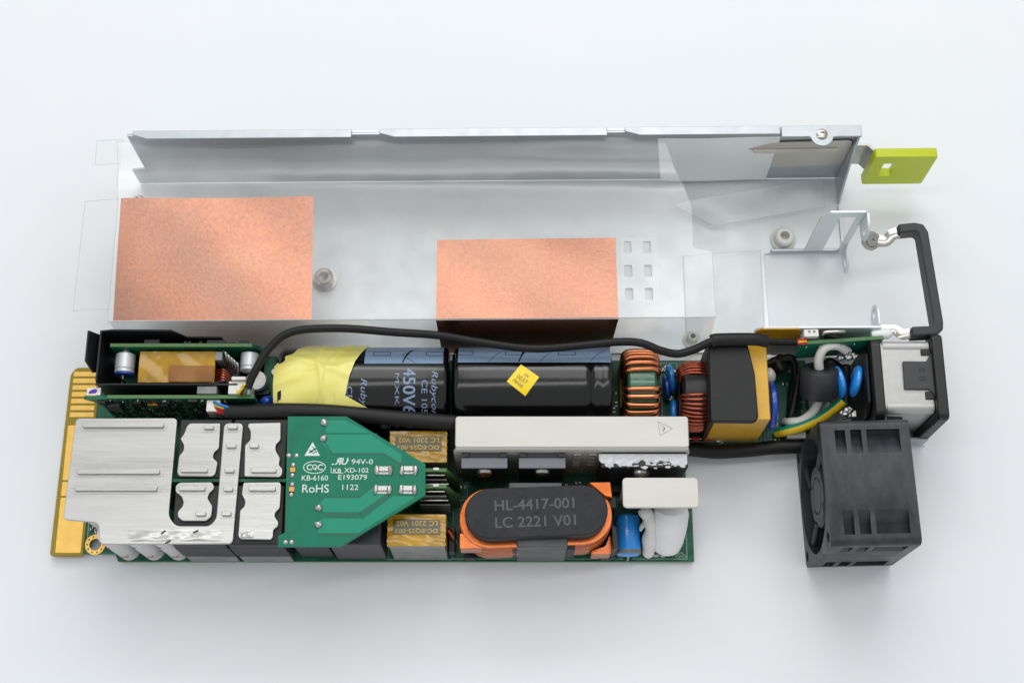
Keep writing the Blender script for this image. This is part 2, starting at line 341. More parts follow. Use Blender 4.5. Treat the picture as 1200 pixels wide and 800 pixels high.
# release latch
la = ob('latch_spring', G().prism(rp([(66, 24), (78, 25), (90, 31), (117.2, 32.5), (117.2, 14), (96, 12), (74, 14), (66, 19)], 2), 61.7, 62.2, axis='y', holes=[rr(76, 83, 16.6, 18.2, .7, 3)]), 'latch', case, .12, label='shiny spring strip of the release latch')
ob('pressed_rib', G().tube([(84, 61.6, 25.5), (100, 61.5, 26), (113, 61.5, 26.3)], .9, 8), 'latch', la)
ob('neck', G().prism([(117.0, 61.4), (122.8, 61.2), (124.6, 59.2), (125, 57.4), (125.6, 57.4), (125.4, 59.6), (123.4, 61.9), (117.0, 62.1)], 15, 29.5), 'nickel', la, .1)
ob('lime_tab', G().prism(rr(124.6, 146, 9.5, 31.5, 1.0), 56.0, 59.2, holes=[rr(128.8, 133.4, 16, 26, .4, 2)], axis='y'), 'lime', la, .55, seg=3, label='lime green plastic release tab with a square hole')

# ------------------------------------------------------------------ folded insulating film with copper foils
film = thing('insulating_film', (-30, 20, 0), 'clear folded plastic film carrying two copper foils, inside the steel case', 'plastic film')
def fz(x, y):
    """height of the film's top panel"""
    z = 37.2 - .6*math.sin((x+134)/196*math.pi)*max(0, math.sin((y+5)/45*math.pi)) - 1.3*math.exp(-((x+98)/30)**2)*max(0, min(1, (y-10)/30))**2 + .5*math.exp(-((x-18)/16)**2)*max(0, min(1, (y-6)/18))**2
    y0 = 41 - 1.5*(1+math.sin((x-20)/50))*max(0, min(1, (x+60)/30))
    if y > y0:
        k = min(1, (y-y0)/(61-y0)); a = math.sin(k*math.pi)**2
        z += -1.5*a*(1+.35*math.sin(x*.03+1)) - 1.2*k + .2*math.sin(x*.05+k*4)*a
    return z
XL, XR = -131.5, 60
def top_fn(u, v):
    xr = 66 if v < .36 else (60 + (52-60)*max(0, (v-.6)/.4) if v > .4 else 60)
    xl = -131.5 - (2.5*max(0, (v-.62)/.38)); x = xl+(xr-xl)*u; y = -4.9+65.4*v; return (x, y, fz(x, y))
ob('top_panel', G().grid(top_fn, 150, 70), 'film', film, sharp=180)
ob('front_panel', G().grid(lambda u, v: (-131+197*u + (-1.5+3*u)*(1-v), -4.95-.5*math.sin(v*3.1), 1.2+36*v), 60, 8), 'film', film, sharp=180)
ob('side_flap', G().grid(lambda u, v: (-143.6+12.4*u+.5*v*(1-u), -.6+39*v, 37.0-1.8*(1-u)**2), 10, 16), 'film_thin', film, sharp=180)
ob('corner_flap', G().grid(lambda u, v: (-141+9*u, 52+9*v, 36.2-1.2*(1-u)), 6, 4), 'film_thin', film, sharp=180)
ob('standing_flap', G().grid(lambda u, v: (50+42*u+4*(1-v)*(1-u), 60.4-.25*math.sin(u*5)-.8*(1-v), 3+32.5*v), 24, 10), 'film', film, sharp=180)
ob('end_flap', G().grid(lambda u, v: (60.2+6.5*u, -4.5+25*v, 36.8-4*u*u), 8, 12), 'film_thin', film, sharp=180)
ob('window_patch', G().grid(lambda u, v: (36.2+12*u, .4+22.5*v, fz(36.2+12*u, .4+22.5*v)+.25), 8, 10), 'film_thin', film, sharp=180)
def edge_strip(a, b, n=40, w=.35):
    g = G(); A = Vector(a); B = Vector(b)
    return g.tube([A.lerp(B, k/n) for k in range(n+1)], w, 6, sm=False)
ob('front_fold', edge_strip((-131.3, -4.95, 37.15), (66, -4.95, 37.15), w=.22), 'film', film)
def foil(name, x0, x1, y0, y1, label, skew=0., front=None, lift=-.3):
    g = G(); g.grid(lambda u, v: (x0+(x1-x0)*u+skew*v, y0+(y1-y0)*v, fz(x0+(x1-x0)*u, y0+(y1-y0)*v)+lift+.12*math.sin(u*9+v*5)), 40, 30)
    if front: g.grid(lambda u, v: (x0+.6*(1-v)+(x1-x0-1.6*(1-v))*u, y0-.55-.25*math.sin(v*math.pi), front+(37.3-front)*v), 30, 16)
    o = ob(name, g, 'copper', film, label=label, sharp=60)
    return o
foil('copper_foil', -129.8, -65.4, -4.6, 39.2, 'large copper foil at the left end of the film', skew=-1.0)
foil('copper_foil', -24.9, 34.4, -4.9, 23.2, 'smaller copper foil bent down over the film front', front=3.5)
strip = ob('film_strip', G().grid(lambda u, v: (57.5+(53.5)*u+(15-13.5*u)*(1-v), 50.5+10*u-(8.2+2.4*u)*(1-v), 3+1.0*math.sin(u*3.1)+1.2*v+.25*math.sin(u*9)), 40, 10), 'film', sharp=180)
strip['label'] = 'loose clear film strip lying on the case floor near the white standoff'; strip['category'] = 'plastic film'
strip2 = ob('film_offcut', G().grid(lambda u, v: (61+27.5*u, -2.5+34*v+2*u*v, 1.5+.5*math.sin(u*3)), 12, 12), 'film', sharp=180)
strip2['label'] = 'flat clear film piece on the case floor behind the yellow choke'; strip2['category'] = 'plastic film'

M['film_edge'] = mat('film_cut_edge', (232, 237, 239), .3, 0, var=.05, vscale=200, trans=.75)
def rim(fn, parent, sides='lrtb', n=40, w=.10):
    ed = {'l': lambda t: fn(0, t), 'r': lambda t: fn(1, t), 'b': lambda t: fn(t, 0), 't': lambda t: fn(t, 1)}
    for k in sides: ob('cut_edge', G().tube([ed[k](i/n) for i in range(n+1)], w, 6, sm=False), 'film', parent)
rim(top_fn, film, 'lrt'); rim(lambda u, v: (-143.6+12.4*u+.5*v*(1-u), -.6+39*v, 37.0-1.8*(1-u)**2), film, 'ltb', 12)
rim(lambda u, v: (-141+9*u, 52+9*v, 36.2-1.2*(1-u)), film, 'ltb', 8)
rim(lambda u, v: (50+42*u+4*(1-v)*(1-u), 60.4-.25*math.sin(u*5)-.8*(1-v), 3+32.5*v), film, 'rt', 20, .08)
rim(lambda u, v: (57.5+(53.5)*u+(15-13.5*u)*(1-v), 50.5+10*u-(8.2+2.4*u)*(1-v), 3+1.0*math.sin(u*3.1)+1.2*v+.25*math.sin(u*9)), strip, 'lrtb', 30)
rim(lambda u, v: (61+27.5*u, -2.5+34*v+2*u*v, 1.5+.5*math.sin(u*3)), strip2, 'lrt', 12)

# ------------------------------------------------------------------ pull handle
hd = thing('pull_handle', (138, 12, 0), 'black rubber coated U-shaped pull handle between case bracket and inlet', 'handle')
def bar(pts, w, z0, z1, rc):
    """flat bar of width w along a plan path"""
    A = []; B = []; P = [Vector(p) for p in pts]
    for i, p in enumerate(P):
        d0 = (P[i]-P[i-1]).normalized() if i else (P[1]-P[0]).normalized(); d1 = (P[i+1]-P[i]).normalized() if i < len(P)-1 else d0
        n = Vector((-(d0+d1).y, (d0+d1).x)).normalized(); k = w/2/max(.35, n.dot(Vector((-d0.y, d0.x))))
        A.append(tuple(p+n*k)); B.append(tuple(p-n*k))
    return G().prism(A+B[::-1], z0, z1)
path = [(130.2, 29.6), (135.6, 30.2), (137.5, 29.8), (138.4, 28), (140.4, -3.6), (140.2, -5.4), (138.6, -6.6), (131.4, -6.9)]
ob('grip', bar(path, 3.3, 25, 31.2, 1), 'rubber', hd, .7, seg=3)
ob('strap', G().tube([(130.6, 29.3, 28), (128.6, 28.6, 27.6), (126.4, 26.8, 26.8), (122.5, 27.2, 26.4)], 1., 10, flat=(.45, 2.1)), 'nickel', hd)
wq = ob('washer', G().lathe((121.6, 27.4, 25.4), (121.9, 26.6, 27.6), [(0, 3.1), (.35, 3.3), (.7, 3.1), (.75, 2.2), (1, 1.9), (1, .8), (.6, .7), (.6, .01)], 28), 'nickel', hd)
ob('strap', G().tube([(131.6, -6.6, 28), (129, -7, 27.6), (127, -5.2, 27), (122.4, -4.9, 26.6)], .9, 10, flat=(.45, 2.)), 'nickel', hd)

# ------------------------------------------------------------------ circuit board with everything soldered to it
psu = thing('power_supply_board', (-40, -43, 0), 'green power supply circuit board crowded with components, lying in front of the case', 'circuit board')
ZB = 3.2
bd = [(-142, -9.5), (-142, -75.2), (-131.6, -75.2), (-130.4, -77.7), (60.3, -77.7), (60.3, -58.6), (58.6, -58), (58.6, -38.2), (101.5, -38.2), (101.5, -8), (-120, -8)]
pcb = ob('board', G().prism(bd, 1.6, ZB, holes=[circle(-138.4, -72.2, 1.9, 18)]), ['pcb'], psu, 0)
# lighter laminate edge along the front
ob('board_edge', G().box(-130.2, 60.2, -77.82, -77.72, 1.65, 3.0), 'pcb_edge', pcb)
ring = ob('mounting_ring', G().prism(circle(-138.4, -72.2, 3.4, 28), ZB, ZB+.12, holes=[circle(-138.4, -72.2, 1.95, 18)]), 'gold', pcb)
g = G()
for k in range(10): g.cyl((-138.4+2.7*math.cos(k*.628), -72.2+2.7*math.sin(k*.628), ZB+.1), (-138.4+2.7*math.cos(k*.628), -72.2+2.7*math.sin(k*.628), ZB+.16), .28, 8)
ob('via', g, 'ink', ring)
ec = ob('edge_connector', G().prism(rp([(-153.2, -76), (-142.1, -76), (-142.1, -10.6), (-150.6, -10.6), (-152.4, -13)], 1.2), 1.55, ZB+.05), 'fr4', psu, .25, label='gold plated edge connector tongue at the board end')
fing = None
for k in range(7):
    y = -13.0-2.42*k
    if fing is None: fing = f = ob('gold_finger', G().prism(rr(-151.2, -143, -.82, .82, .2, 2), ZB+.06, ZB+.18), 'gold', ec)
    else: f = fing.copy(); COL.objects.link(f)
    f.location.y = y*S
for y0, y1 in ((-50.4, -31.3), (-55.8, -51.0), (-75.0, -56.4)):
    ob('gold_pad', G().prism(rr(-151.4, -143, y0, y1, .3, 2), ZB+.06, ZB+.18), 'gold', ec)
# silkscreen on the main board
g = G()
def sl(x0, y0, x1, y1, w=.22, z=None):
    z = ZB+.03 if z is None else z
    d = Vector((x1-x0, y1-y0)); n = Vector((-d.y, d.x)).normalized()*w/2
    vs = [g.bm.verts.new((p[0], p[1], z)) for p in ((x0+n.x, y0+n.y), (x1+n.x, y1+n.y), (x1-n.x, y1-n.y), (x0-n.x, y0-n.y))]; g.bm.faces.new(vs)
sl(-141.2, -63, -141.2, -74); sl(-141.2, -63, -140.6, -63)
for (x0, x1, y0, y1) in ((-19.6, 33.5, -77.0, -57.2), (-41, -19.8, -77.2, -66.5), (34, 58, -77, -57), (18, 22.4, -57, -53.4), (51.4, 57, -36, -9), (58.2, 84.8, -37, -9.6), (86, 100, -36.8, -12), (-19.6, -15, -56, -50)):
    sl(x0, y0, x1, y0); sl(x0, y1, x1, y1); sl(x0, y0, x0, y1); sl(x1, y0, x1, y1)
cx, cy = 38.3, -73.5
for k in range(16): sl(cx+4.6*math.cos(math.pi+k*.2), cy+3.6*math.sin(math.pi+k*.2), cx+4.6*math.cos(math.pi+k*.2+.2), cy+3.6*math.sin(math.pi+k*.2+.2))
sl(54, -76.5, 56, -74.8); sl(56, -74.8, 58, -76.5); sl(55, -76.7, 56, -75.8); sl(56, -75.8, 57, -76.7)
text(g, 'E7', (-140.8, -74.6, ZB+.03), (1, 0, 0), (0, 1, 0), 2.4, 1.4); text(g, 'N4', (50.5, -76.2, ZB+.03), (1, 0, 0), (0, 1, 0), 3, 1.5); text(g, 'R', (-19, -72, ZB+.03), (1, 0, 0), (0, 1, 0), 1, 1.5)
ob('silkscreen', g, 'silk_dim', pcb, flat=True, kind='stuff')
def smd(g, x, y, z, l, w, h, vert=False):
    if vert: g.box(x-l/2, x+l/2, y-h, y, z-w/2, z+w/2)
    else: g.box(x-l/2, x+l/2, y-w/2, y+w/2, z, z+h)
# small surface parts on the main board
for i in range(46):
    zone = random.choice(((18, 23, -56.5, -51), (86.5, 100.5, -36.5, -11), (86.5, 100.5, -36.5, -11), (34.5, 36, -36, -10), (-140, -136.5, -69, -64), (-19.5, -16, -72, -52)))
    x = random.uniform(zone[0], zone[1]); y = random.uniform(zone[2], zone[3]); r_ = random.random() < .5
    l, w = (1.6, .8) if r_ else (.8, 1.6)
    sm = ob('chip_part', G().box(x-l*.3, x+l*.3, y-w*.3 if not r_ else y-w/2, y+w*.3 if not r_ else y+w/2, ZB, ZB+.55), random.choice(('ink', 'ink', 'core_grey')), pcb)
    gg = G()
    for s_ in (-1, 1):
        if r_: gg.box(x+s_*l*.42-.2, x+s_*l*.42+.2, y-w/2-.02, y+w/2+.02, ZB, ZB+.5)
        else: gg.box(x-l/2-.02, x+l/2+.02, y+s_*w*.42-.2, y+s_*w*.42+.2, ZB, ZB+.5)
    ob('solder_end', gg, 'solder', sm)
g = G()
for x, y in ((-120, -20), (-60, -20), (20, -20), (80, -20), (-120, -70), (-60, -70), (0, -70), (50, -70), (95, -30)):
    g.cyl((x, y, 0.02), (x, y, 1.65), .9, 10, .5)
ob('solder_tails', g, 'solder', pcb)

# --- output busbar and the planar transformer plates
ZP = 34.0
bus = [(-139.5, -37.4), (-107.0, -37.3), (-107.4, -69.1), (-105.0, -72.2), (-94.5, -72.2), (-92.5, -69.9), (-92.0, -39.0), (-85.8, -39.0), (-86.8, -77.8), (-128.2, -78.0), (-129.2, -71.2), (-140.4, -70.2)]
bb = ob('output_busbar', G().prism(rp(bus, 1.6, 4), ZP-1.1, ZP), 'tin', psu, .3, seg=3, label='wide tinned output busbar plate with a long arm')
def rib(parent, x0, x1, y, w=1.7, z=ZP, h=1.25):
    ob('embossed_rim', G().prism(rr(x0-1.0, x1+1.0, y-w*.95, y+w*.95, w*.9, 6), z-.05, z+.10), 'tin', parent, .15)
    ob('solder_tab', G().prism(rr(x0, x1, y-w/2, y+w/2, w*.35, 4), z, z+h), 'tin', parent, .3)
rib(bb, -136.9, -110.9, -39.9); rib(bb, -137.2, -111.1, -55.1); rib(bb, -137.5, -111.4, -60.5)
for y in (-40.5, -46.7, -54.7, -60.7, -68.5):
    xo = -.02*(y+40); rib(bb, -90.7-.1*xo, -87.4-.5*xo, y, 1.5)
def rough_patch(x0, x1, y0, y1, z, n=26, amp=.5):
    def fn(u, v):
        e = min(1, 6*min(u, 1-u, v, 1-v)); return (x0+(x1-x0)*u, y0+(y1-y0)*v, z-.04+e*amp*(1.1+.3*math.sin(u*9+v*4)+.3*math.sin(u*23-v*7)+.15*math.sin(u*41+v*13)))
    return G().grid(fn, n, 10)
ob('solder_smear', rough_patch(-121, -88.5, -77.2, -73.2, ZP, 40, .16), 'tin', bb, sharp=80)
for i, (x, y, a) in enumerate(((-108.6, -74.2, .7), (-98.5, -74.0, .5), (-107.0, -77.3, .6))):
    ob('scorch_mark', G().box(x-.9, x+.9, y-.18, y+.18, ZP+.35, ZP+.5).turn(a, (x, y, 0)), 'ink', bb)
def plate(pts, tabs):
    o = ob('winding_plate', G().prism(rp(pts, .6, 3), ZP-1.1, ZP-.05), 'tin', psu, .25)
    for x0, x1, y in tabs: rib(o, x0+.3, x1-.3, y, 1.5, ZP-.05)
    return o
plate([(-102.9, -39.0), (-93.3, -39.0), (-93.1, -39.9), (-93.1, -47.3), (-94.6, -48.7), (-94.8, -50.4), (-93.2, -51.8), (-93.7, -55.6), (-94.6, -56.4), (-105.0, -56.3), (-105.8, -55.2), (-105.6, -49.7), (-104.3, -48.0), (-104.3, -46.2), (-105.6, -44.1), (-104.5, -42.4), (-103.8, -39.9)], [(-98.5, -94.7, -40.6), (-104.9, -95.7, -54.6)])
plate([(-104.9, -58.3), (-94.8, -58.2), (-93.9, -59.2), (-93.8, -60.4), (-95.3, -61.9), (-95.6, -63.5), (-93.9, -65.9), (-94.1, -69.3), (-95.6, -70.6), (-103.0, -70.6), (-104.6, -69.3), (-104.7, -67.6), (-103.3, -65.9), (-103.1, -64.5), (-103.9, -62.8), (-105.8, -61.4), (-106.0, -59.4)], [(-105.1, -96.0, -60.5), (-99.2, -95.3, -68.5)])
plate([(-84.1, -39.0), (-73.9, -38.8), (-73.6, -44.5), (-75.1, -46.2), (-75.0, -48.0), (-73.5, -50.4), (-73.7, -52.8), (-72.5, -53.9), (-72.6, -55.9), (-73.4, -56.6), (-84.5, -56.4), (-84.7, -52.1), (-84.9, -46.2), (-83.3, -44.5), (-83.4, -41.7), (-84.4, -39.9)], [(-83.6, -80.0, -46.7), (-82.8, -74.0, -54.7)])
p4 = plate([(-84.7, -58.3), (-73.3, -58.2), (-72.7, -59.0), (-72.7, -66.5), (-74.1, -67.9), (-74.2, -69.3), (-72.9, -70.9), (-73.0, -72.3), (-74.4, -73.3), (-74.4, -75.7), (-75.0, -76.5), (-84.6, -76.3), (-85.3, -75.3), (-85.2, -67.2), (-83.9, -65.9), (-83.8, -64.2), (-85.0, -62.1)], [(-83.1, -73.9, -60.6)])
ob('solder_smear', rough_patch(-84.6, -80.2, -76.1, -74, ZP-.05, 12, .25), 'tin', p4, sharp=80)
for y0, y1, nm in ((-56.6, -37.4, 'back'), (-77.8, -58.9, 'front')):
    for x0, x1 in ((-106.3, -89.6), (-89.0, -71.8)):
        c = ob('transformer_core', G().box(x0, x1, y0, y1, ZB+1.5, ZP-1.3), 'ferrite_black', psu, .5)
        ob('lower_half', G().box(x0+.3, x1-.3, y0-.15, y1-.3, ZB+.1, ZB+9), 'core_grey', c, .4)
        ob('joint_tape', G().box(x0-.05, x1+.05, y0-.06, y0+1, 14, 27), 'ferrite_black', c, .1)
for y in (-57.3, -61.6):       # upright secondary boards running between the cores
    b_ = ob('upright_board', G().box(-112, -70, y-.5, y+.5, ZB, ZP-1.5) if y > -58 else G().box(-112, -107.5, y-.5, y+.5, ZB, ZP-1.5), 'pcb', psu)
for k, x in enumerate((-126.6, -118.4, -110.2)):
    c = ob('output_capacitor', G().lathe((x, -73.9, ZB), (x, -73.9, 31.5), [(0, 3.5), (.02, 3.7), (.10, 3.7), (.13, 3.45), (.16, 3.7), (.97, 3.7), (1, 3.3)], 28), 'cap_white', psu)
    ob('print_mark', G().prism([(x-.9, 9), (x+1.6, 10.2), (x+1.6, 10.7), (x-.9, 9.5)], -77.66, -77.5, axis='y'), 'red', c)
    ob('print_mark', G().prism([(x-1.9, 24), (x-.4, 25.5), (x-.4, 26.1), (x-1.9, 24.7)], -77.55, -77.3, axis='y'), 'red', c)
for k, x in enumerate((-134, -125.6, -117.4)):
    ob('output_capacitor', G().lathe((x, -65.4, ZB), (x, -65.4, 31.5), [(0, 3.7), (.97, 3.7), (1, 3.3)], 24), 'cap_white', psu)

# --- light green bridging board above the cores
gb = [(-71.2, -37.7), (-52.6, -37.7), (-27.2, -53.2), (-27.0, -63.2), (-52.9, -79.3), (-72.2, -79.3), (-72.2, -75.9), (-70.3, -75.0)]
gbo = ob('bridging_board', G().prism(gb, 35.9, 37.4), 'pcb_light', psu, .12, label='light green arrow-shaped bridging board with white print')
ZG = 37.4
g = G(); g.prism([(-58.8, -43.7), (-44.8, -43.7), (-34.6, -50.2), (-34.8, -53.1), (-40.3, -49.7), (-56.9, -49.7), (-60.4, -46)], ZG, ZG+.05)
g.prism([(-58.6, -39), (-53, -39), (-44.8, -43.1), (-59, -43.1)], ZG, ZG+.04)
g.prism([(-58.2, -64.1), (-47.6, -64.1), (-43.2, -60.4), (-37.6, -60.4), (-38.9, -62.6), (-47.2, -68.6), (-58.4, -68.6), (-60.6, -66.5)], ZG, ZG+.05)
g.prism([(-58.4, -70.5), (-46.0, -70.6), (-37.2, -63.5), (-29.8, -63.6), (-47.5, -75.1), (-59.8, -75.1), (-60.6, -72)], ZG, ZG+.05)
ob('copper_pour', g, 'pcb_trace', gbo)
g = G()
def groove(pts, w=.5):
    for a, b in zip(pts, pts[1:]): sl(*a, *b, w, ZG+.06)
groove([(-59.6, -45.3), (-56.6, -50.0), (-40.2, -50.0), (-34.6, -53.4)]); groove([(-58.4, -69.3), (-47, -69.4), (-38.6, -63.2)], 1.1); groove([(-59.8, -75.5), (-47.3, -75.5)], .7)
groove([(-58.2, -63.8), (-47.7, -63.8), (-43.6, -60.4)], .4); groove([(-69.6, -44), (-69.9, -74), (-68.6, -76.4)], .5)
ob('mask_line', g, 'pcb_groove', gbo, flat=True)
g = G(); z = ZG+.07; X = (1, 0, 0); Y = (0, 1, 0)
text(g, '94V-0', (-50.4, -53.3, z), X, Y, 6.7, 1.6, bold=.03); text(g, 'XD-102', (-52.6, -56.0, z), X, Y, 7.6, 1.5, bold=.03); text(g, 'E193079', (-54.4, -58.3, z), X, Y, 9.0, 1.6, bold=.03)
text(g, 'KB-6160', (-65.8, -58.5, z), X, Y, 8.2, 1.6, bold=.03); text(g, 'RoHS', (-65.5, -62.4, z), X, Y, 8.3, 2.6, bold=.03); text(g, '1122', (-53.0, -61.5, z), X, Y, 5.0, 1.7)
text(g, 'KB', (-56.0, -56.0, z), X, Y, 2.4, 1.3, bold=.04); text(g, 'R', (-51.6, -52.3, z), X, Y, .5, .6)
text(g, 'R', (-53.9, -53.5, z), (-1, 0, 0), (.22, .97, 0), 1.7, 2.2, bold=.14); text(g, 'U', (-53.7, -53.5, z), X, (.22, .97, 0), 1.7, 2.2, bold=.14); sl(-56.6, -53.3, -55.9, -53.3, .35, z)
sl(-56.7, -56, -56.7, -54.3, .2, z); sl(-56.7, -56, -52.9, -56.15, .2, z)
text(g, 'C', (-64.4, -55.2, z), X, Y, 1.6, 1.8, bold=.08); text(g, 'Q', (-62.7, -55.2, z), X, Y, 1.5, 1.8, bold=.08); text(g, 'C', (-61.0, -55.2, z), X, Y, 1.6, 1.8, bold=.08)
n = 40
for k in range(n):
    a, b = 2*math.pi*k/n, 2*math.pi*(k+1)/n
    vs = [g.bm.verts.new((-61.95+rx*math.cos(q), -54.3+ry*math.sin(q), z)) for q, rx, ry in ((a, 3.55, 2.05), (b, 3.55, 2.05), (b, 3.3, 1.8), (a, 3.3, 1.8))]; g.bm.faces.new(vs)
g.bm.faces.new([g.bm.verts.new((x, y, z)) for x, y in ((-62.9, -46.1), (-65.3, -50.6), (-60.4, -50.6))])
ob('lettering', g, 'silk', gbo, flat=True)
g = G(); sl(-63.8, -49.6, -61.8, -48.2, .55, z+.01); sl(-62.5, -49.7, -61.4, -49.2, .4, z+.01); sl(-63.9, -48.6, -62.6, -49.8, .25, z+.01); sl(-62.9, -47.6, -61.7, -49.0, .25, z+.01)
ob('warning_hand', g, 'pcb_light', gbo, flat=True)
for x, y in ((-59.5, -39.8), (-59.5, -44.9), (-60.1, -67.2), (-60.0, -72.4)):
    s_ = ob('solder_joint', G().blob((x, y, ZG+.2), 1.25, 1.15, .8, jit=.12), 'solder', gbo)
    ob('clip', G().blob((x+.7, y+.5, ZG+.3), .5, .45, .9, jit=.1).blob((x-.5, y-.5, ZG+.2), .7, .35, .6, jit=.1), 'solder', s_)
for x, y in ((-40.2, -55.3), (-32.4, -55.2), (-40.4, -61.5), (-32.5, -61.5)):
    s_ = ob('solder_pad', G().prism(rr(x-2.5, x+2.5, y-1.25, y+1.25, .5, 3), ZG, ZG+.25).blob((x-2.1, y, ZG+.2), .9, 1.75, .8, jit=.1).blob((x+2.1, y, ZG+.2), .9, 1.75, .8, jit=.1), 'solder', gbo)
    ob('tab', G().prism(rr(x-1.5, x+1.5, y-.45, y+.45, .3, 2), ZG+.2, ZG+1.1), 'tin', s_, .15)
for x, y in ((-70.2, -50.4), (-67.8, -50.5), (-69.9, -77.9), (-68.0, -77.9)):
    ob('solder_joint', G().blob((x, y, ZG), .85, .8, .4), 'solder', gbo)
for y in (-55.2, -61.4):
    ob('chip_part', G().box(-69.5, -67.9, y-.7, y+.7, ZG, ZG+.6), 'brass', gbo)
    ob('solder_joint', G().blob((-68.7, y+1.6, ZG), .8, .9, .5).blob((-68.8, y-1.6, ZG), .8, .9, .5), 'solder', gbo)

# --- cores and amber-taped transformers under and beside the bridging board
ob('resonant_core', G().box(-57.6, -41.3, -77.2, -63, ZB, 29.5), 'ferrite', psu, .5, label='dark ferrite block under the bridging board')
ob('spacer_block', G().box(-69.6, -58.6, -76.6, -64, ZB, 22), 'ferrite_black', psu, .5)
ob('resonant_core', G().box(-69, -43, -62, -41, ZB, 30), 'ferrite_black', psu, .5)
def amber_transformer(x0, x1, y0, y1, label):
    zt = 29.2
    o = ob('gate_transformer', G().box(x0+.2, x1-.2, y0, y1, ZB, zt-.8), 'core_grey', psu, .4, label=label)
    def wrap(u, v):
        return (x0-.1+(x1-x0+.2)*u+.12*math.sin(v*30), y0-.2+(y1-y0+.3)*v, zt-.25+.2*math.sin(u*7+v*4)*math.sin(v*9)+.12*random.random())
    gt = G(); gt.grid(wrap, 24, 14)
    gt.grid(lambda u, v: (x1+.1+.15*math.sin(u*8), y0+(y1-y0)*u, zt-.3-9*v), 8, 6); gt.grid(lambda u, v: (x0-.1, y0+(y1-y0)*u, zt-.3-9*v), 8, 4)
    gt.grid(lambda u, v: (x0+(x1-x0)*u, y0-.25-.1*math.sin(u*9), zt-.35-1.3*v), 12, 2)
    tp = ob('amber_tape', gt, 'kapton', o, sharp=60)
    yc = (y0+y1)/2+.9; xc = (x0+x1)/2
    pn = ob('printed_panel', G().grid(lambda u, v: (xc-7.4+14.8*u, yc-2.3+4.6*v, zt+.16), 2, 2), 'label_grey', tp)
    gt = G(); text(gt, 'LC 2201 V02', (xc+6.6, yc+1.9, zt+.2), (-1, 0, 0), (0, -1, 0), 13.0, 1.55, bold=.03); text(gt, 'DC-EQ25-003', (xc+6.6, yc-.35, zt+.2), (-1, 0, 0), (0, -1, 0), 13.2, 1.6, bold=.03)
    ob('lettering', gt, 'label_text', tp, flat=True)
    return o
amber_transformer(-39.2, -21.0, -77.3, -67.6, 'amber-taped transformer at the front edge')
amber_transformer(-39.2, -21.0, -50.4, -40.4, 'amber-taped transformer behind the bridging board')
ob('coil_lead', G().tube([(-20.6, -70, 18), (-19.4, -71.5, 16), (-19.2, -73, 8), (-19.4, -73, ZB)], .8, 8), 'coil_red', psu)
ob('coil_former', G().box(-20.6, -18.6, -76.4, -68, ZB, 13), 'black', psu, .3)
# upright boards with stacked lamellae
for yb in (-53.6, -58.9):
    u_ = ob('upright_board', G().prism([(-30, 31), (-20.8, 31), (-17.4, 17), (-17.4, ZB), (-30, ZB)], yb-.55, yb+.55, axis='y'), ['pcb_edge'], psu)
    for k in range(4):
        ob('lamella', G().box(-29.5, -21.4+.5*k, yb-1.5-.95*k, yb-1.15-.95*k, 8, 29.6-2.2*k), 'nickel' if k % 2 == 0 else 'core_grey', u_, .05)
    ob('white_pin', G().box(-25, -23.2, yb-.3, yb+.5, 31, 32.2), 'white_pl', u_, .1)

# --- long heatsink with its transistors
hs = ob('heatsink', G().prism(rr(-18.0, 56, -47.6, -37.4, 1.0, 5), 35.2, 36.5), 'sink', psu, .4, seg=3, label='long pale plated heatsink bar')
ob('upright_plate', G().prism([(-18.6, ZB), (56.6, ZB), (56.6, 31.4), (55.6, 34.6), (-17.6, 34.6), (-18.6, 31.4)], -48.3, -46.9, axis='y'), 'sink', hs, .3)
ob('folded_edge', G().tube([(-17.8, -47.2, 35.0), (55.8, -47.2, 35.0)], 1.05, 12, sm=False), 'sink', hs)
g = G()
tri = [(46.4, -39.2), (50.9, -41.5), (46.9, -43.8)]
for a, b in zip(tri, tri[1:]+tri[:1]): sl(*a, *b, .16, 36.53)
for a in ((47.4, -40.4, 48.6, -41.6), (47.6, -42.4, 48.4, -41.2), (48.5, -41.2, 48.0, -42.6)): sl(*a, .2, 36.53)
ob('engraved_mark', g, 'sink_line', hs, flat=True)
g = G()
for i in range(4):
    for x in (20.9, 25.8): g.box(x-1.3, x+1.3, -48.95, -48.3, 30.4-4.6*i, 31.6-4.6*i)
ob('slot_rim', g, 'nickel', hs, .1)
def transistor(x0, x1, label):
    xc = (x0+x1)/2
    o = ob('power_transistor', G().box(x0, x1, -53.2, -49.9, 12.6, 31.2), 'black', psu, .35, label=label)
    ob('chamfered_top', G().prism([(-49.9, 32.0), (-52.9, 31.6), (-53.2, 31.2), (-49.9, 31.2)], x0+.1, x1-.1, axis='x'), 'lit_moulding', o, .1)
    ob('mounting_tab', G().prism([(x0+.3, 12.6), (x1-.3, 12.6), (x1-.3, 33), (x1-2.5, 33), (x1-2.7, 32.3), (x0+2.7, 32.3), (x0+2.5, 33), (x0+.3, 33)], -49.8, -48.4, axis='y'), 'ferrite', o, .1)
    ob('screw', G().lathe((xc, -53.2, 27), (xc, -54.7, 27), [(0, 2.8), (.6, 2.6), (1, 1.6)], 24), 'nickel', o)
    for dx in (-5.4, 0, 5.4): ob('lead', G().box(xc+dx-.6, xc+dx+.6, -51.8, -51.1, ZB, 12.6), 'nickel', o)
    ob('ferrite_bead', G().lathe((xc-3.6, -55.5, 6), (xc-.2, -55.5, 6), [(0, 1.3), (.1, 1.6), (.9, 1.6), (1, 1.3)], 16), 'w_grn', o)
transistor(-16.2, -1.4, 'power transistor clamped to the heatsink, nearer the bridging board')
transistor(2.1, 17.1, 'power transistor clamped to the heatsink, middle of the row')
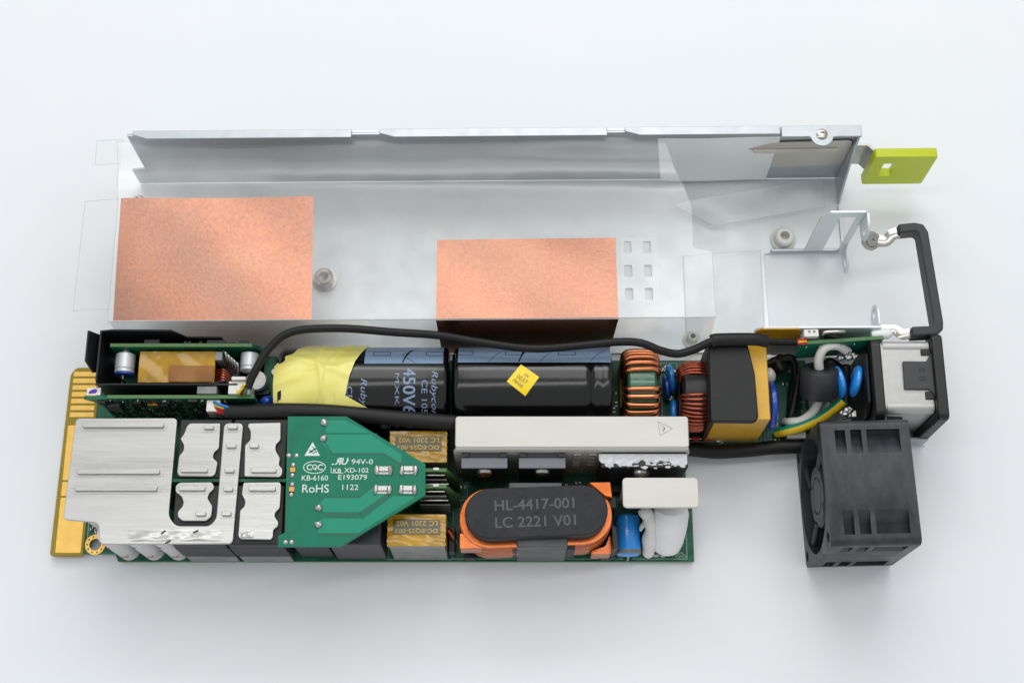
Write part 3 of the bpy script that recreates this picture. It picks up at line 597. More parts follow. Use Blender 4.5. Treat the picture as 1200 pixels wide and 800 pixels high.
bg = ob('bridge_rectifier', G().prism([(28.2, 7), (55.8, 7), (55.8, 33), (28.2, 33)], -53.4, -48.5, axis='y'), 'black', psu, .4, label='black bridge rectifier smeared with white paste')
ob('screw', G().lathe((41.2, -53.4, 27), (41.2, -55, 27), [(0, 2.9), (.5, 2.8), (1, 1.9), (1, .8), (.6, .7)], 24), 'nickel', bg)
ob('foot', G().box(28.4, 55.4, -55.6, -49, ZB, 8.4), 'black', bg, .3)
def paste(u, v):
    x = 27.6+28*u; w = 3.3+.7*math.sin(u*7+.5)+.5*math.sin(u*23)+.35*math.sin(u*61)+.25*random.random(); w = max(.8, min(4.7, w-2.0*max(0, 1-u/.12)))
    return (x, -48.9-w*v, 33.12+.5*(1-abs(2*v-1))*(.5+.5*math.sin(u*40+v*5))*(v < .98)+(-.35 if v > .98 else 0))
ob('paste_smear', G().grid(paste, 90, 8), 'paste', bg, sharp=80)
g = G()
for k in range(26):
    x = random.uniform(29, 55); g.blob((x, -52.0-random.random()*1.5, 33.0), random.uniform(.3, 1.1), random.uniform(.2, .4), .18, jit=.3)
ob('paste_fleck', g, 'paste', bg, kind='stuff')

# --- boost choke
def stadium(x0, x1, y0, y1, n=14):
    r = (y1-y0)/2; cy = (y0+y1)/2; out = []
    for k in range(n+1): a = -math.pi/2+math.pi*k/n; out.append((x1-r+r*math.cos(a), cy+r*math.sin(a)))
    for k in range(n+1): a = math.pi/2+math.pi*k/n; out.append((x0+r+r*math.cos(a), cy+r*math.sin(a)))
    return out
cc = (7.6, -67.3, 0); ca = R(2.2)
ck = ob('boost_choke', G().prism(stadium(-14.9, 30.2, -75.3, -59.2), 25, 32).turn(ca, cc), 'choke_top', psu, .5, seg=3, label='dark oval boost choke with orange flat windings')
g = G()
for k in range(13): e_ = .3*math.sin(k*2.1); g.prism(stadium(-16.7-e_, 31.9+e_, -77.2-.5*math.sin(k/12*math.pi), -57.8, 20), 8.0+1.4*k, 9.05+1.4*k)
ob('winding', g.turn(ca, cc), 'orange', ck, .2)
ob('lower_core', G().prism(stadium(-13.5, 29, -76, -59), ZB, 10.2).turn(ca, cc), 'choke_top', ck, .4)
ob('core_leg', G().box(1.5, 17.5, -77.9, -74.6, ZB+.6, 28.2), 'core_mid', ck, .5)
ob('core_leg', G().box(-1, 16, -60.2, -57.0, ZB+.6, 28.2), 'core_mid', ck, .4)
ob('core_corner', G().box(.1, 1.6, -77.95, -75, 10, 24), 'ferrite_black', ck, .2); ob('core_corner', G().box(17.4, 20.0, -77.95, -75, 10, 25), 'ferrite_black', ck, .2)
ob('winding_lead', G().prism(rp([(-16.6, -72.6), (-8.4, -75.4), (-8.8, -77.6), (-16.6, -77.8)], .8), 18, 25.6), 'orange', ck, .3)
ob('winding_lead', G().prism([(24.4, -57.0), (31.4, -56.8), (32.0, -62), (29.6, -61.6)], 18, 28.5), 'orange', ck, .3)
ob('winding_lead', G().prism(rp([(25.6, -76.6), (30.2, -75.2), (31.8, -71), (32.2, -77.6), (25.6, -77.8)], .8), 8, 16), 'orange', ck, .3)
g = G()
for x0 in (-15.6, 29.0):
    for y0_ in (-77.6, -62.6): ob('base_foot', G().box(x0, x0+3.6, y0_, y0_+4.1, ZB, 7.5), 'black', ck, .4)
pass
ob('base_tab', G().prism([(29.5, -60.5), (33.4, -61), (33.6, -64.5), (31.5, -64.6)], ZB, 25).prism([(31.8, -69), (33.6, -70), (34.0, -76.6), (32.2, -77.2)], ZB, 22), 'black', ck, .3)
g = G(); u1 = Vector((math.cos(ca), math.sin(ca), 0)); u2 = Vector((-math.sin(ca), math.cos(ca), 0))
text(g, 'HL-4417-001', (-5.4, -67.0, 32.04), u1, u2, 25.0, 3.3, bold=.12); text(g, 'LC 2221 V01', (-5.2, -72.5, 32.04), u1, u2, 25.2, 3.3, bold=.12)
ob('lettering', g, 'etch', ck, flat=True)

# --- front right corner: pale plate, blue capacitor, white shrouded part
wp = ob('small_heatsink', G().prism(rr(34.6, 58.4, -66.9, -57.3, 1.3, 5), 35.0, 36.3), 'sink', psu, .35, seg=3, label='short pale plated heatsink plate at the board corner')
ob('upright_plate', G().box(35.4, 57.6, -58.6, -57.4, ZB, 34.9), 'sink', wp, .3)
ob('regulator', G().box(37, 47, -63.5, -58.7, 16, 34), 'black', wp, .4)
bc = ob('blue_capacitor', G().lathe((38.1, -77.2, 8.2), (38.1, -63.2, 9.6), [(0, 1.2), (.02, 3.2), (.06, 3.9), (.14, 4.15), (.85, 4.15), (.95, 3.7), (1, 2.4)], 32), 'blue', psu, label='glossy blue capacitor lying at the front edge')
ob('grey_band', G().lathe((38.1, -76.4, 8.25), (38.1, -74.8, 8.4), [(0, 4.05), (.3, 4.22), (.7, 4.22), (1, 4.16)], 32), 'core_grey', bc)
ob('lead', G().tube([(38.1, -76.8, 8.2), (38.1, -77.6, 7), (38.1, -77.4, ZB)], .4, 8), 'nickel', bc)
wb = ob('shrouded_capacitor', G().lathe((50.9, -74.6, 6.0), (51.3, -61.8, 20), [(0, 3.2), (.05, 4.4), (.2, 5.3), (.55, 6.1), (.8, 6.2), (.93, 5.4), (1, 3.2)], 36), 'shrink', psu, label='white shrink-wrapped part beside the blue capacitor')
g = G().tube([(41.6, -63.6, 20), (43.6, -65.4, 19.4), (44.8, -67.6, 17.4), (45.2, -70, 14.6), (45.1, -72.6, 11), (45, -75, 6), (45, -76, ZB)], lambda t_: 1.5+.9*math.sin(t_*math.pi)+.35*math.sin(t_*11)+.2*math.sin(t_*23), 16)
g.tube([(44, -67, 16), (42.4, -68.4, 14.4), (42.0, -69.4, 12.9)], lambda t_: 1.2-.7*t_, 10)
ob('silicone_glue', g, 'silicone', psu, sharp=180)
ob('solder_joint', G().blob((47.6, -75.8, ZB+.2), 1.4, .8, .6, jit=.1).blob((50, -76, ZB+.2), 1, .7, .5, jit=.1), 'solder', psu)

# --- two big electrolytic capacitors
YC, ZC, RC = -24.25, 18.6, 15.
def cap(x0, x1, crimp, label):
    L_ = x1-x0
    pr = [(0, 12.6), (.6/L_, 13.9), (1.3/L_, 14.7), (2.4/L_, RC)]
    if crimp: pr += [((L_-9)/L_, RC), ((L_-8)/L_, RC-.1), ((L_-7)/L_, RC-.75), ((L_-6)/L_, RC-.1), ((L_-5)/L_, RC), ((L_-4)/L_, RC-.4), ((L_-3.2)/L_, RC)]
    pr += [((L_-1.2)/L_, RC), ((L_-.4)/L_, RC-.4), (1, RC-1.2)]
    o = ob('electrolytic_capacitor', G().lathe((x0, YC, ZC), (x1, YC, ZC), pr, 72), 'cap', psu, label=label, sharp=50)
    return o
def onc(x, a, r=RC): return (x, YC+r*math.cos(a), ZC+r*math.sin(a))   # a: 0 = back, 90 deg = top
c1 = cap(-77.0, -20.9, False, 'big black capacitor with pale print under yellow tape')
c2 = cap(-19.6, 32.6, True, 'big black capacitor with a yellow diamond sticker')
def stripe(parent, x0, x1, marks, a0, a1):
    st = ob('polarity_stripe', G().grid(lambda u, v: onc(x0+(x1-x0)*u, R(a0+(a1-a0)*v), RC+.08), 20, 14), 'cap_blue', parent)
    g = G()
    def w(x, s_): return onc(x, R(a0)+s_/RC, RC+.14)
    def quad(p, q, wd):
        d = Vector((q[0]-p[0], q[1]-p[1])); n = Vector((-d.y, d.x)).normalized()*wd/2
        for k in range(4):
            A = Vector(p)+d*k/4; B = Vector(p)+d*(k+1)/4
            g.bm.faces.new([g.bm.verts.new(w(*c_)) for c_ in (A+n, B+n, B-n, A-n)])
    h = (R(a1)-R(a0))*RC
    for kind, x in marks:
        if kind == 'r':
            for p, q in (((x-2.8, h*.52), (x+2.8, h*.52)), ((x-2.8, h*.70), (x+2.8, h*.70)), ((x-2.8, h*.52), (x-2.8, h*.70)), ((x+2.8, h*.52), (x+2.8, h*.70))): quad(p, q, .22)
        elif kind == 's': quad((x+1.6, h*.40), (x-.2, h*.72), .7); quad((x-.2, h*.72), (x-1.2, h*.98), .45)
        elif kind == 'v': quad((x+2.6, h*.40), (x-1.8, h*.68), .16); quad((x-1.8, h*.68), (x+2.6, h*.98), .16)
        elif kind == 'd': quad((x+2.6, h*.40), (x-2.6, h*.98), .16)
    ob('stripe_print', g, 'ink', st, flat=True)
stripe(c1, -48, -22.4, (('r', -42.6), ('s', -34.4), ('v', -34.2), ('r', -25.2)), 20, 68)
stripe(c2, -17.6, 32.2, (('r', -15.6), ('d', -5), ('r', 0.6), ('s', 3.4), ('d', 11.6), ('r', 18), ('d', 28)), 18, 66)
g = G()
def capprint(s, x, a0, w, h, shear=0., bold=0.):
    """runs down the near side of the capacitor, letter tops towards +x"""
    text(g, s, (0, 0, 0), X, Y, w, h, shear=shear, wrap=lambda u, v: onc(x+v, a0+u/RC, RC+.12+.01*random.random()), bold=bold)
capprint('Rubycon', -26.6, R(79), 15, 2.6, .3); capprint('CE 105', -29.2, R(91), 11, 1.9); capprint('450V680', -35.2, R(75), 21, 4.0, 0, .01); capprint('MXK (M)', -38.2, R(82), 19, 1.8)
capprint('Rubycon', -49.4, R(89), 15, 2.6, .3); capprint('CE 105', -53.4, R(99), 11, 1.9)
pr_ = ob('lettering', g, 'print_blue', c1, flat=True)
def tape(u, v):
    a = R(14+134*v); xr = -47.0-8.2*min(1, v*1.15)+.35*math.sin(v*9)
    xl = -77.2+6.5*max(0, 1-v/.4); x = xl+(xr-xl)*u
    fold = lambda q, w: max(0, 1-abs(q)/w)
    r = RC+.45+.55*fold(v-.28-.25*u, .05)+.45*fold(v-.62+.22*u, .06)+.5*fold(u-.35-.5*v, .05)+.3*fold(u-.75+.2*v, .04)+.2*math.sin(u*9+v*14)
    p = Vector(onc(x, a, r))
    if u < .22: k = (1-u/.22)**2; p = p.lerp(Vector((x, YC+4*math.cos(a), ZC+RC*.62)), .2*k)
    return p
tp = ob('yellow_tape', G().grid(tape, 60, 60), 'tape', c1, label='pale yellow tape wrapped over the capacitor end', sharp=70)
ob('tape_tail', G().grid(lambda u, v: onc(-57+11.6*u, R(103+27*v*(1-u)+24*u), RC+.8), 12, 8), 'tape', tp, sharp=60)
# diamond sticker
sq = [(2.9, -19.0), (8.8, -23.6), (4.3, -29.7), (-1.7, -25.1)]
def stick(u, v, lift=.25):
    p = Vector(sq[3]).lerp(Vector(sq[2]), u).lerp(Vector(sq[0]).lerp(Vector(sq[1]), u), v)
    return onc(p.x, math.acos(max(-1, min(1, (p.y-YC)/(RC+lift)))), RC+lift)
stk = ob('diamond_sticker', G().grid(stick, 10, 10), 'sticker', c2, label='small yellow diamond inspection sticker')
g = G()
for s_, v0, h, u0, w in (('IW', .64, .16, .42, .22), ('0037', .38, .2, .2, .52), ('F8000', .16, .15, .18, .5)):
    text(g, s_, (0, 0, 0), X, Y, w, h, wrap=lambda u, v, u0=u0, v0=v0: stick(u0+u, v0+v, .32))
ob('lettering', g, 'label_grey', stk, flat=True)

# --- toroid chokes standing on edge, axis along x
def toroid(xc, yc, zc, ro, ri, wd, wr, arcs, wm, cm, label, e=.52, nloop=28):
    core = ob('toroid_choke', G().lathe((xc-wd/2, yc, zc), (xc+wd/2, yc, zc), [(0, ri), (0, ro-.8), (.08, ro), (.92, ro), (1, ro-.8), (1, ri), (.5, ri), (0, ri)], 48), cm, psu, label=label)
    for a0, a1, n in arcs:
        g = G()
        for k in range(n):
            a = R(a0+(a1-a0)*k/max(1, n-1))+random.uniform(-.015, .015)
            rad = Vector((0, math.cos(a), math.sin(a))); c_ = Vector((xc, yc, zc)); sl_ = random.uniform(-.5, .5)
            hx = wd/2+wr; r0 = ri-wr; r1 = ro+wr; pts = []
            for q in range(nloop):
                t = 2*math.pi*q/nloop; cx, cy = math.cos(t), math.sin(t)
                px = hx*math.copysign(abs(cx)**e, cx); pr = (r0+r1)/2+(r1-r0)/2*math.copysign(abs(cy)**e, cy)
                tw = sl_*px/hx*.5*Vector((0, -math.sin(a), math.cos(a)))
                pts.append(c_+Vector((px, 0, 0))+rad*pr+tw)
            g.tube(pts, wr, 8, closed=True, sm=False)
        ob('winding', g, wm, core, sharp=180)
    return core
toroid(42.6, -22.6, 17.0, 12.0, 6.2, 9.4, .86, ((76, -32, 10), (106, 216, 10)), 'coil', 'green_core', 'standing toroid choke wound with thick bright copper')
toroid(60.6, -25.0, 16.5, 11.0, 6.0, 9.0, .5, ((64, -25, 12), (104, 210, 15)), 'coil_red', 'black', 'standing toroid choke wound with dark red wire', e=.85)
ob('black_spacer', G().prism(rp([(55.4, -36), (58, -36.5), (58.5, -16), (56, -17)], 1), ZB, 16), 'black', psu, .3)
ob('bare_rod', G().box(36.6, 37.6, -33, -11, ZB, 9), 'fr4', psu, .2)
# blue disc capacitors
def disc(xc, yc, zc, r, th, m, label, parent, tilt=0):
    q = Matrix.Rotation(tilt, 3, 'Z') @ Vector((1, 0, 0))
    c_ = Vector((xc, yc, zc)); return ob('disc_capacitor', G().lathe(c_-q*th/2, c_+q*th/2, [(0, r*.5), (.1, r*.85), (.3, r*.98), (.5, r), (.7, r*.98), (.9, r*.85), (1, r*.5)], 32), m, parent, label=label)
disc(53.9, -16.6, 10, 4.8, 2.6, 'blue', 'blue disc capacitor between the two toroid chokes', psu, .15)
disc(54.2, -29.0, 10, 4.8, 2.6, 'blue', 'blue disc capacitor close behind the heatsink', psu, -.05)
disc(52.4, -19.6, 9, 4.0, 2.2, 'blue_deep', 'smaller blue disc tucked under its neighbour', psu, .1)
g = G()
for k in range(12): g.blob((53.5+random.uniform(-2, 3.5), -11.4+random.uniform(-1.6, 1), ZB+.4), random.uniform(.4, 1), random.uniform(.4, .9), .5, jit=.2)
for k in range(5): g.blob((54+random.uniform(-1.2, 1.2), -23+random.uniform(-.8, .8), ZB+4), .7, .5, .5, jit=.2)
ob('solder_joints', g, 'solder', psu)
# axial parts at the board's front edge behind the heatsink
for x, m in ((62.2, 'w_red'), (66.2, 'red')):
    a_ = ob('axial_diode', G().lathe((x-1.4, -36.4, 5), (x+1.4, -36.4, 5), [(0, .6), (.1, .95), (.9, .95), (1, .6)], 14), m, psu)
    ob('lead', G().cyl((x-3, -36.4, 5), (x+3, -36.4, 5), .3, 8), 'nickel', a_)
ob('solder_joint', G().blob((70.5, -36.8, ZB+.6), 1.8, .9, .8, jit=.2), 'solder', psu)
# --- yellow boxed common mode choke with black cap
yb_ = ob('boxed_choke', G().box(65.5, 83.4, -36.9, -10.8, ZB, 30.4), 'yellow_tape', psu, .5, label='yellow-taped boxed choke under a black cover')
ob('black_cover', G().prism(rp([(63.6, -38.2), (77.6, -38.4), (79.0, -37), (78.6, -22), (76.6, -11.2), (64.0, -10.8)], .8), 30.5, 33.4), 'matte_black', yb_, .5)
ob('cover_wall', G().box(63.7, 64.7, -37.6, -11.4, 8, 30.4), 'matte_black', yb_, .2)
disc(86.6, -27.6, 14.5, 8.2, 3.6, 'blue_deep', 'large deep blue disc varistor beside the yellow choke', psu)
ob('silicone_glue', G().blob((86.2, -17.6, 15), 2.4, 3.0, 5, jit=.06), 'silicone', psu, sharp=180)
blk = ob('black_fuse', G().lathe((87, -13.4, 8), (92, -12.6, 16), [(0, 2.6), (.1, 3.2), (.9, 3.2), (1, 2.4)], 24), 'black', psu)
for a in ([(90, -12, 16), (94, -11.6, 17), (96, -15, 12), (95.6, -20, 6), (94.8, -28, 5), (93.6, -33, ZB)], [(97.5, -14, 12), (96.4, -22, 9), (94.2, -30, 8), (92.5, -33.5, ZB)]):
    ob('black_lead', G().tube(a, 1.25, 10), 'sleeve', psu)
ob('terminal', G().box(92.5, 99, -37.4, -34.8, ZB, 9), 'core_grey', psu, .4); ob('terminal_slot', G().box(97.2, 98.2, -37.5, -37.3, 5, 8), 'ink', psu)

# --- control board standing behind the busbar, packed with small parts
cbm = ob('control_board', G().prism([(-138.2, 31.6), (-131, 31.6), (-130.6, 32.4), (-83, 32.4), (-83, ZB), (-134, ZB), (-134, 26)], -30.4, -29.2, axis='y'), 'pcb', psu, label='upright green control board behind the busbar')
ob('top_edge', G().box(-130.5, -83.1, -30.35, -29.25, 32.42, 32.6), 'pcb_edge', cbm)
g = [G(), G(), G()]
for i in range(620):
    x = random.uniform(-133, -92); z = random.uniform(9, 31); k = random.random()
    if k < .62: l, w, h, q = random.uniform(.6, 1.2), random.uniform(.35, .7), .5, 0
    elif k < .66: l, w, h, q = random.uniform(2, 4.5), random.uniform(2, 3.5), 1., 0
    else: l, w, h, q = .32, .42, .45, 1
    if random.random() < .4: l, w = w, l
    if random.random() < .015: q = 2
    smd(g[q], x, -30.4, z, l, w, h, True)
for q, (nm, m) in enumerate((('chip_parts', 'ink'), ('solder_ends', 'solder'), ('ceramic_parts', 'brass'))): ob(nm, g[q], m, cbm, kind='stuff')
ob('chip_part', G().box(-131.5, -127.5, -31.8, -30.4, 23, 28), 'ferrite', cbm, .2)
lb = ob('marked_label', G().box(-137.4, -133.0, -29.0, -26.6, 31.6, 31.8), 'white_pl', cbm, label='tiny white label with a purple marker stroke')
ob('marker_stroke', G().prism(rp([(-136.9, -28.6), (-134.4, -28.4), (-134.0, -27.2), (-135, -26.9), (-136.6, -27.6)], .4), 31.82, 31.88), 'purple', lb)
ob('grey_block', G().box(-101.6, -95.2, -29.0, -26.4, 24, 33.2), 'core_grey', cbm, .3)
pl_ = ob('wire_socket', G().box(-91.5, -84.6, -29.1, -24.8, 24, 33.4), 'white_pl', cbm, .3, label='white plug socket at the end of the thin cable')
ob('latch', G().box(-90.4, -85.8, -24.7, -23.6, 25, 34.6), 'white_pl', pl_, .2)
ob('wire_socket', G().box(-98.6, -94.2, -34.4, -30.5, 24, 31.4), 'white_pl', cbm, .3, label='white plug socket at the end of the flat cable')
ob('blue_drop', G().blob((-80.2, -29.2, 24), 2.6, 2.2, 3), 'blue_deep', psu, sharp=180)
ob('green_riser', G().box(-82.6, -78.8, -32, -12, ZB, 20), 'pcb', psu)
ob('flux_cap', G().lathe((-78.6, -18, 14), (-78.6, -18, 22), [(0, 1.6), (.9, 1.6), (1, 1.2)], 16), 'alu', psu)
# --- auxiliary supply board
ax = ob('auxiliary_board', G().prism([(-131.4, 31.6), (-84.8, 31.6), (-81.6, 27), (-81.6, ZB), (-131.4, ZB)], -12.6, -11.4, axis='y'), 'pcb', psu, label='upright green auxiliary board inside the black sheet')
ob('top_edge', G().box(-131.3, -85, -12.55, -11.45, 31.62, 31.8), 'pcb_edge', ax)
g = G()
for x, l, h in ((-118, 5, 1.6), (-107, 1, 1), (-105.6, 1, 1), (-102, 1, 1), (-97, 6, 1.4), (-88, 3, 1.2), (-92, 2.4, .8)): g.box(x-l/2, x+l/2, -11.4, -11.4+h, 25, 31)
ob('back_chips', g, 'ferrite_black', ax, .1)
at = ob('auxiliary_transformer', G().box(-121.6, -97.8, -23.4, -13.4, 8, 28.6), 'kapton_dark', ax, .4, label='transformer wrapped in amber tape')
def kw(u, v): return (-122.0+24.8*u, -23.9+10.6*v, 29.0+.35*math.sin(u*11+v*3)*math.sin(v*3.1)+.1*random.random())
ob('amber_tape', G().grid(kw, 30, 14), 'kapton', at, sharp=60)
ob('tape_layer', G().grid(lambda u, v: (-112+14.4*u, -23.7+5.4*v, 29.5+.1*math.sin(u*8)), 16, 8), 'kapton_dark', at, sharp=60)
def can(x, y0, y1, z, r, m, tail):
    c_ = ob('metal_can', G().lathe((x, y0, z), (x, y1, z), [(0, r*.8), (.03, r), (.16, r), (.2, r*.93), (.24, r), (.95, r), (1, r*.85)], 30), m, ax)
    if tail: ob('blue_end', G().cyl((x, y0-.5, z), (x, y0+.1, z), r*.92, 24), 'blue_deep', c_); ob('lead', G().tube([(x-.6, y0-.4, z), (x-.4, y0-2, z-1), (x-.3, y0-2.6, z-5)], .5, 8), 'brass', c_)
    return c_
can(-127.2, -20.4, -13.6, 27, 3.2, 'alu', True); ob('can_cap', G().cyl((-127.2, -13.6, 27), (-127.2, -12.7, 27), 1.3, 16), 'alu', ax)
can(-86.4, -19.4, -13.2, 26.5, 3.0, 'alu', False)
ob('round_coil', G().lathe((-84.2, -21.8, 17), (-84.2, -21.8, 25), [(0, 3.4), (.2, 3.6), (.3, 3.0), (.7, 3.0), (.8, 3.5), (1, 3.2)], 28), 'cap_white', ax)
for k in range(5):
    ob('hooked_lead', G().tube([(-94.4+1.0*k, -13.4-.9*k, 30), (-93.6+1.0*k, -14.6-.9*k, 30.4), (-93.3+.9*k, -16.4-.8*k, 29), (-94+.9*k, -17.4-.8*k, 26)], .35, 8), 'solder', ax)
for k in range(5): ob('coil_wire', G().tube([(-97.6, -19-.9*k, 25), (-95.2, -18.6-.9*k, 26), (-92.6, -20.5-.6*k, 24.5), (-91, -23, 20)], .42, 8), 'coil_red', ax)
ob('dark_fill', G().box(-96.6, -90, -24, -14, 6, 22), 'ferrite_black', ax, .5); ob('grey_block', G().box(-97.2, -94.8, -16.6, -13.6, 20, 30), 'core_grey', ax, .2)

# ------------------------------------------------------------------ folded black insulating sheet around the auxiliary board
sh = thing('insulating_sheet', (-115, -16, 0), 'folded black plastic sheet standing round the auxiliary board at the left end', 'plastic sheet')
ob('back_panel', G().prism([(-134.0, 5), (-134.0, 33.4), (-130.6, 34.4), (-111.4, 34.2), (-107.6, 27.4), (-96, 27), (-96, 5)], -8.0, -7.4, axis='y'), 'sheet_black', sh, .12)
ob('side_panel', G().prism([(-7.4, 5), (-7.4, 33.4), (-24.6, 33.6), (-25.4, 32), (-25.4, 5)], -134.6, -134.0, axis='x'), 'sheet_black', sh, .12)
ob('front_panel', G().prism([(-134.2, 5), (-134.2, 31), (-131.6, 33.2), (-98.5, 33.2), (-92.8, 33.6), (-88.6, 33.6), (-88.6, 5)], -26.2, -25.6, axis='y'), 'sheet_black', sh, .12)
ob('front_corner', G().prism([(-88.4, -26.2), (-80.4, -25.8), (-80.0, -24.6), (-86.6, -22.4), (-88.6, -25.4)], 6, 22), 'sheet_black', sh, .15)
ob('side_flap', G().prism([(-7.6, 28), (-8.6, 37), (-19, 37), (-21.5, 32), (-20, 28)], -135.3, -134.7, axis='x').turn(R(-16), (-134.7, -14, 28), 'Y'), 'sheet_black', sh, .12)
ob('fold', G().tube([(-134.4, -25.9, 33.3), (-126, -25.9, 33.4), (-98.5, -25.9, 33.4), (-93, -24.9, 33.5), (-88.6, -22.6, 33.5)], .32, 8, sm=False), 'sheet_black', sh)

# ------------------------------------------------------------------ cables
ca_ = thing('sleeved_cable', (-10, -10, 33), 'thin round black cable curving behind the capacitors to the inlet', 'cable')
pa = [(-84.8, -28.1, 36), (-82.6, -23, 37.2), (-78.0, -15, 38), (-70.6, -9.6, 38.4), (-55.5, -8.2, 37.4), (-38.8, -9.2, 36.6), (-23.5, -10.2, 36.2), (-11.1, -12.2, 35.8), (5.5, -14.4, 35.6), (19.3, -13.7, 35.6), (33.2, -12.4, 36), (41.5, -12.9, 36.6), (48.3, -15.2, 35.6), (53.8, -15.9, 34.6), (59.3, -14.4, 34.8), (65.0, -12.0, 35.6), (71.9, -11.3, 35.9)]
ob('sleeve', G().tube(pa, 1.35, 12), 'sleeve', ca_)
ob('flat_sleeve', G().tube([(64.6, -12.0, 35.4), (67, -11.5, 35.8), (78, -11.3, 35.6), (83, -11.8, 34.8)], 1.7, 14, flat=(.8, 1.25)), 'sleeve', ca_)
ob('thin_sleeve', G().tube([(80, -11.5, 35.1), (86, -11.6, 33.6), (93, -11.0, 31.6)], 1.15, 10), 'sleeve', ca_)
for k, m in enumerate(('w_yel', 'ink', 'w_red', 'w_grn', 'w_yel')):
    ob('wire', G().tube([(-84.6+.2*k, -27.6, 36), (-86.4+.4*k, -28.4-.2*(k % 2), 36.2), (-87.6+.7*k, -29.4, 35), (-88.4+.9*k, -28.2, 33.2)] if k < 4 else [(-84.2, -26.4, 36.6), (-85.8, -27.3, 37), (-86.6, -28.3, 36)], .48, 8), m, ca_)
for k, m in enumerate(('w_red', 'w_yel', 'w_red')):
    ob('wire', G().tube([(92.6, -11-.5*(k-1), 31.6), (94.8, -10.6-.6*(k-1), 31), (96.6, -10.2-.5*(k-1), 30)], .45, 8), m, ca_)
cb_ = thing('flat_cable', (-60, -35, 29), 'broad black sleeved cable running along the front of the capacitors', 'cable')
ob('sleeve', G().tube([(-92.4, -34.6, 30.6), (-84, -34.6, 31.4), (-74, -34.4, 32), (-60, -34.8, 32), (-48, -35.8, 31.8), (-34, -36.9, 31.4), (-22, -37.8, 31), (-17.5, -38.2, 30.6), (-8, -40.6, 27), (8, -42.8, 22)], 2.35, 16, flat=(.85, 1.12)), 'sleeve', cb_)
ob('sleeve', G().tube([(8, -42.8, 22), (34, -42.5, 12), (52, -40.6, 8), (60, -40.4, 6.4), (68, -41.2, 6), (78, -40.8, 6), (88, -39.9, 6.4), (97, -39.4, 6), (101, -38.9, 4.6)], 2.2, 14, flat=(.9, 1.1)), 'sleeve', cb_)
for k, m in enumerate(('w_blu', 'w_yel', 'w_red', 'w_red', 'w_red', 'ink')):
    ob('wire', G().tube([(-96.2+.1*k, -31.3-.75*k, 31.2-.2*k), (-94.6, -32.3-.55*k, 32.6-.5*k), (-92.2, -33.0-.45*k, 32.2-.5*k), (-90, -33.6-.4*k, 31.4-.3*k)], .52, 8), m, cb_)

# ------------------------------------------------------------------ steel bracket carrying the inlet, indicator board
sb = thing('steel_bracket', (104, -18, 0), 'thin steel angle bracket under and behind the mains inlet', 'bracket')
ob('base', G().prism(rp([(90, -6), (90, -8.2), (102, -8.2), (102, -37.8), (141.2, -37.8), (141.2, -6)], .6), .2, 1.1), 'steel', sb, .15)
ob('back_panel', G().prism([(80.5, 2), (80.5, 27.6), (83, 29.8), (121.6, 30.6), (121.6, 1.2), (90, 1.2), (90, 2)], -5.6, -4.8, axis='y'), 'steel', sb, .15)
ob('front_lip', G().box(106, 140, -37.9, -37.0, 1.15, 9), 'steel_edge', sb, .2)
ob('ear', G().prism(rp([(-4.8, 30.4), (-4.8, 20), (1.5, 20.6), (4.2, 23), (4.2, 27), (1.5, 30)], 1.8), 120.8, 121.6, holes=[rr(-.6, 2.8, 23.6, 26.8, 1.3, 3)], axis='x'), 'steel', sb, .15)
ob('amber_patch', G().prism(rp([(79.6, 14), (80.6, 29), (82.4, 30.7), (94.4, 30.9), (95.6, 28), (95.8, 14)], .6), -6.3, -5.7, axis='y'), 'kapton', sb, .05, label='amber film patch on the bracket')
ib = thing('indicator_board', (109, -9, 0), 'narrow green indicator board standing between bracket and inlet', 'circuit board')
ob('board', G().box(95.2, 122.2, -10.2, -9.0, 15, 29.6, Matrix.Rotation(R(4), 3, 'Z')), 'pcb_light', ib)
ob('top_edge', G().box(95.3, 122.1, -10.15, -9.05, 29.62, 29.8, Matrix.Rotation(R(4), 3, 'Z')), 'pcb_edge', ib)
g = G()
for x in (97, 101.5, 108.5, 113): g.blob((x, -11.3+.07*(x-97), 27.5), .45, .4, .5)
ob('solder_joint', g, 'solder', ib)
sk = ob('wire_socket', G().box(95.8, 100.6, -8.9, -6.4, 25, 31.4, Matrix.Rotation(R(2), 3, 'Z')), 'white_pl', ib, .2)
ob('pin_slot', G().box(97.2, 97.9, -7.6, -6.8, 31.1, 31.5).box(98.8, 99.5, -7.6, -6.8, 31.1, 31.5), 'core_grey', sk)
ob('spring_clip', G().tube([(102.2, -8, 26), (102.2, -8, 31), (102.9, -7.6, 31.9), (108.2, -7.4, 32), (109, -7.2, 31), (109, -7, 26)], .55, 8, n=4).box(103, 108.4, -8.2, -7.0, 27, 31.0), 'nickel', ib)
ob('light_pipe', G().lathe((118.6, -7.2, 28), (125.4, -6.6, 28), [(0, 1.2), (.15, 1.8), (.8, 1.8), (1, 1.1)], 20), 'shrink', ib)

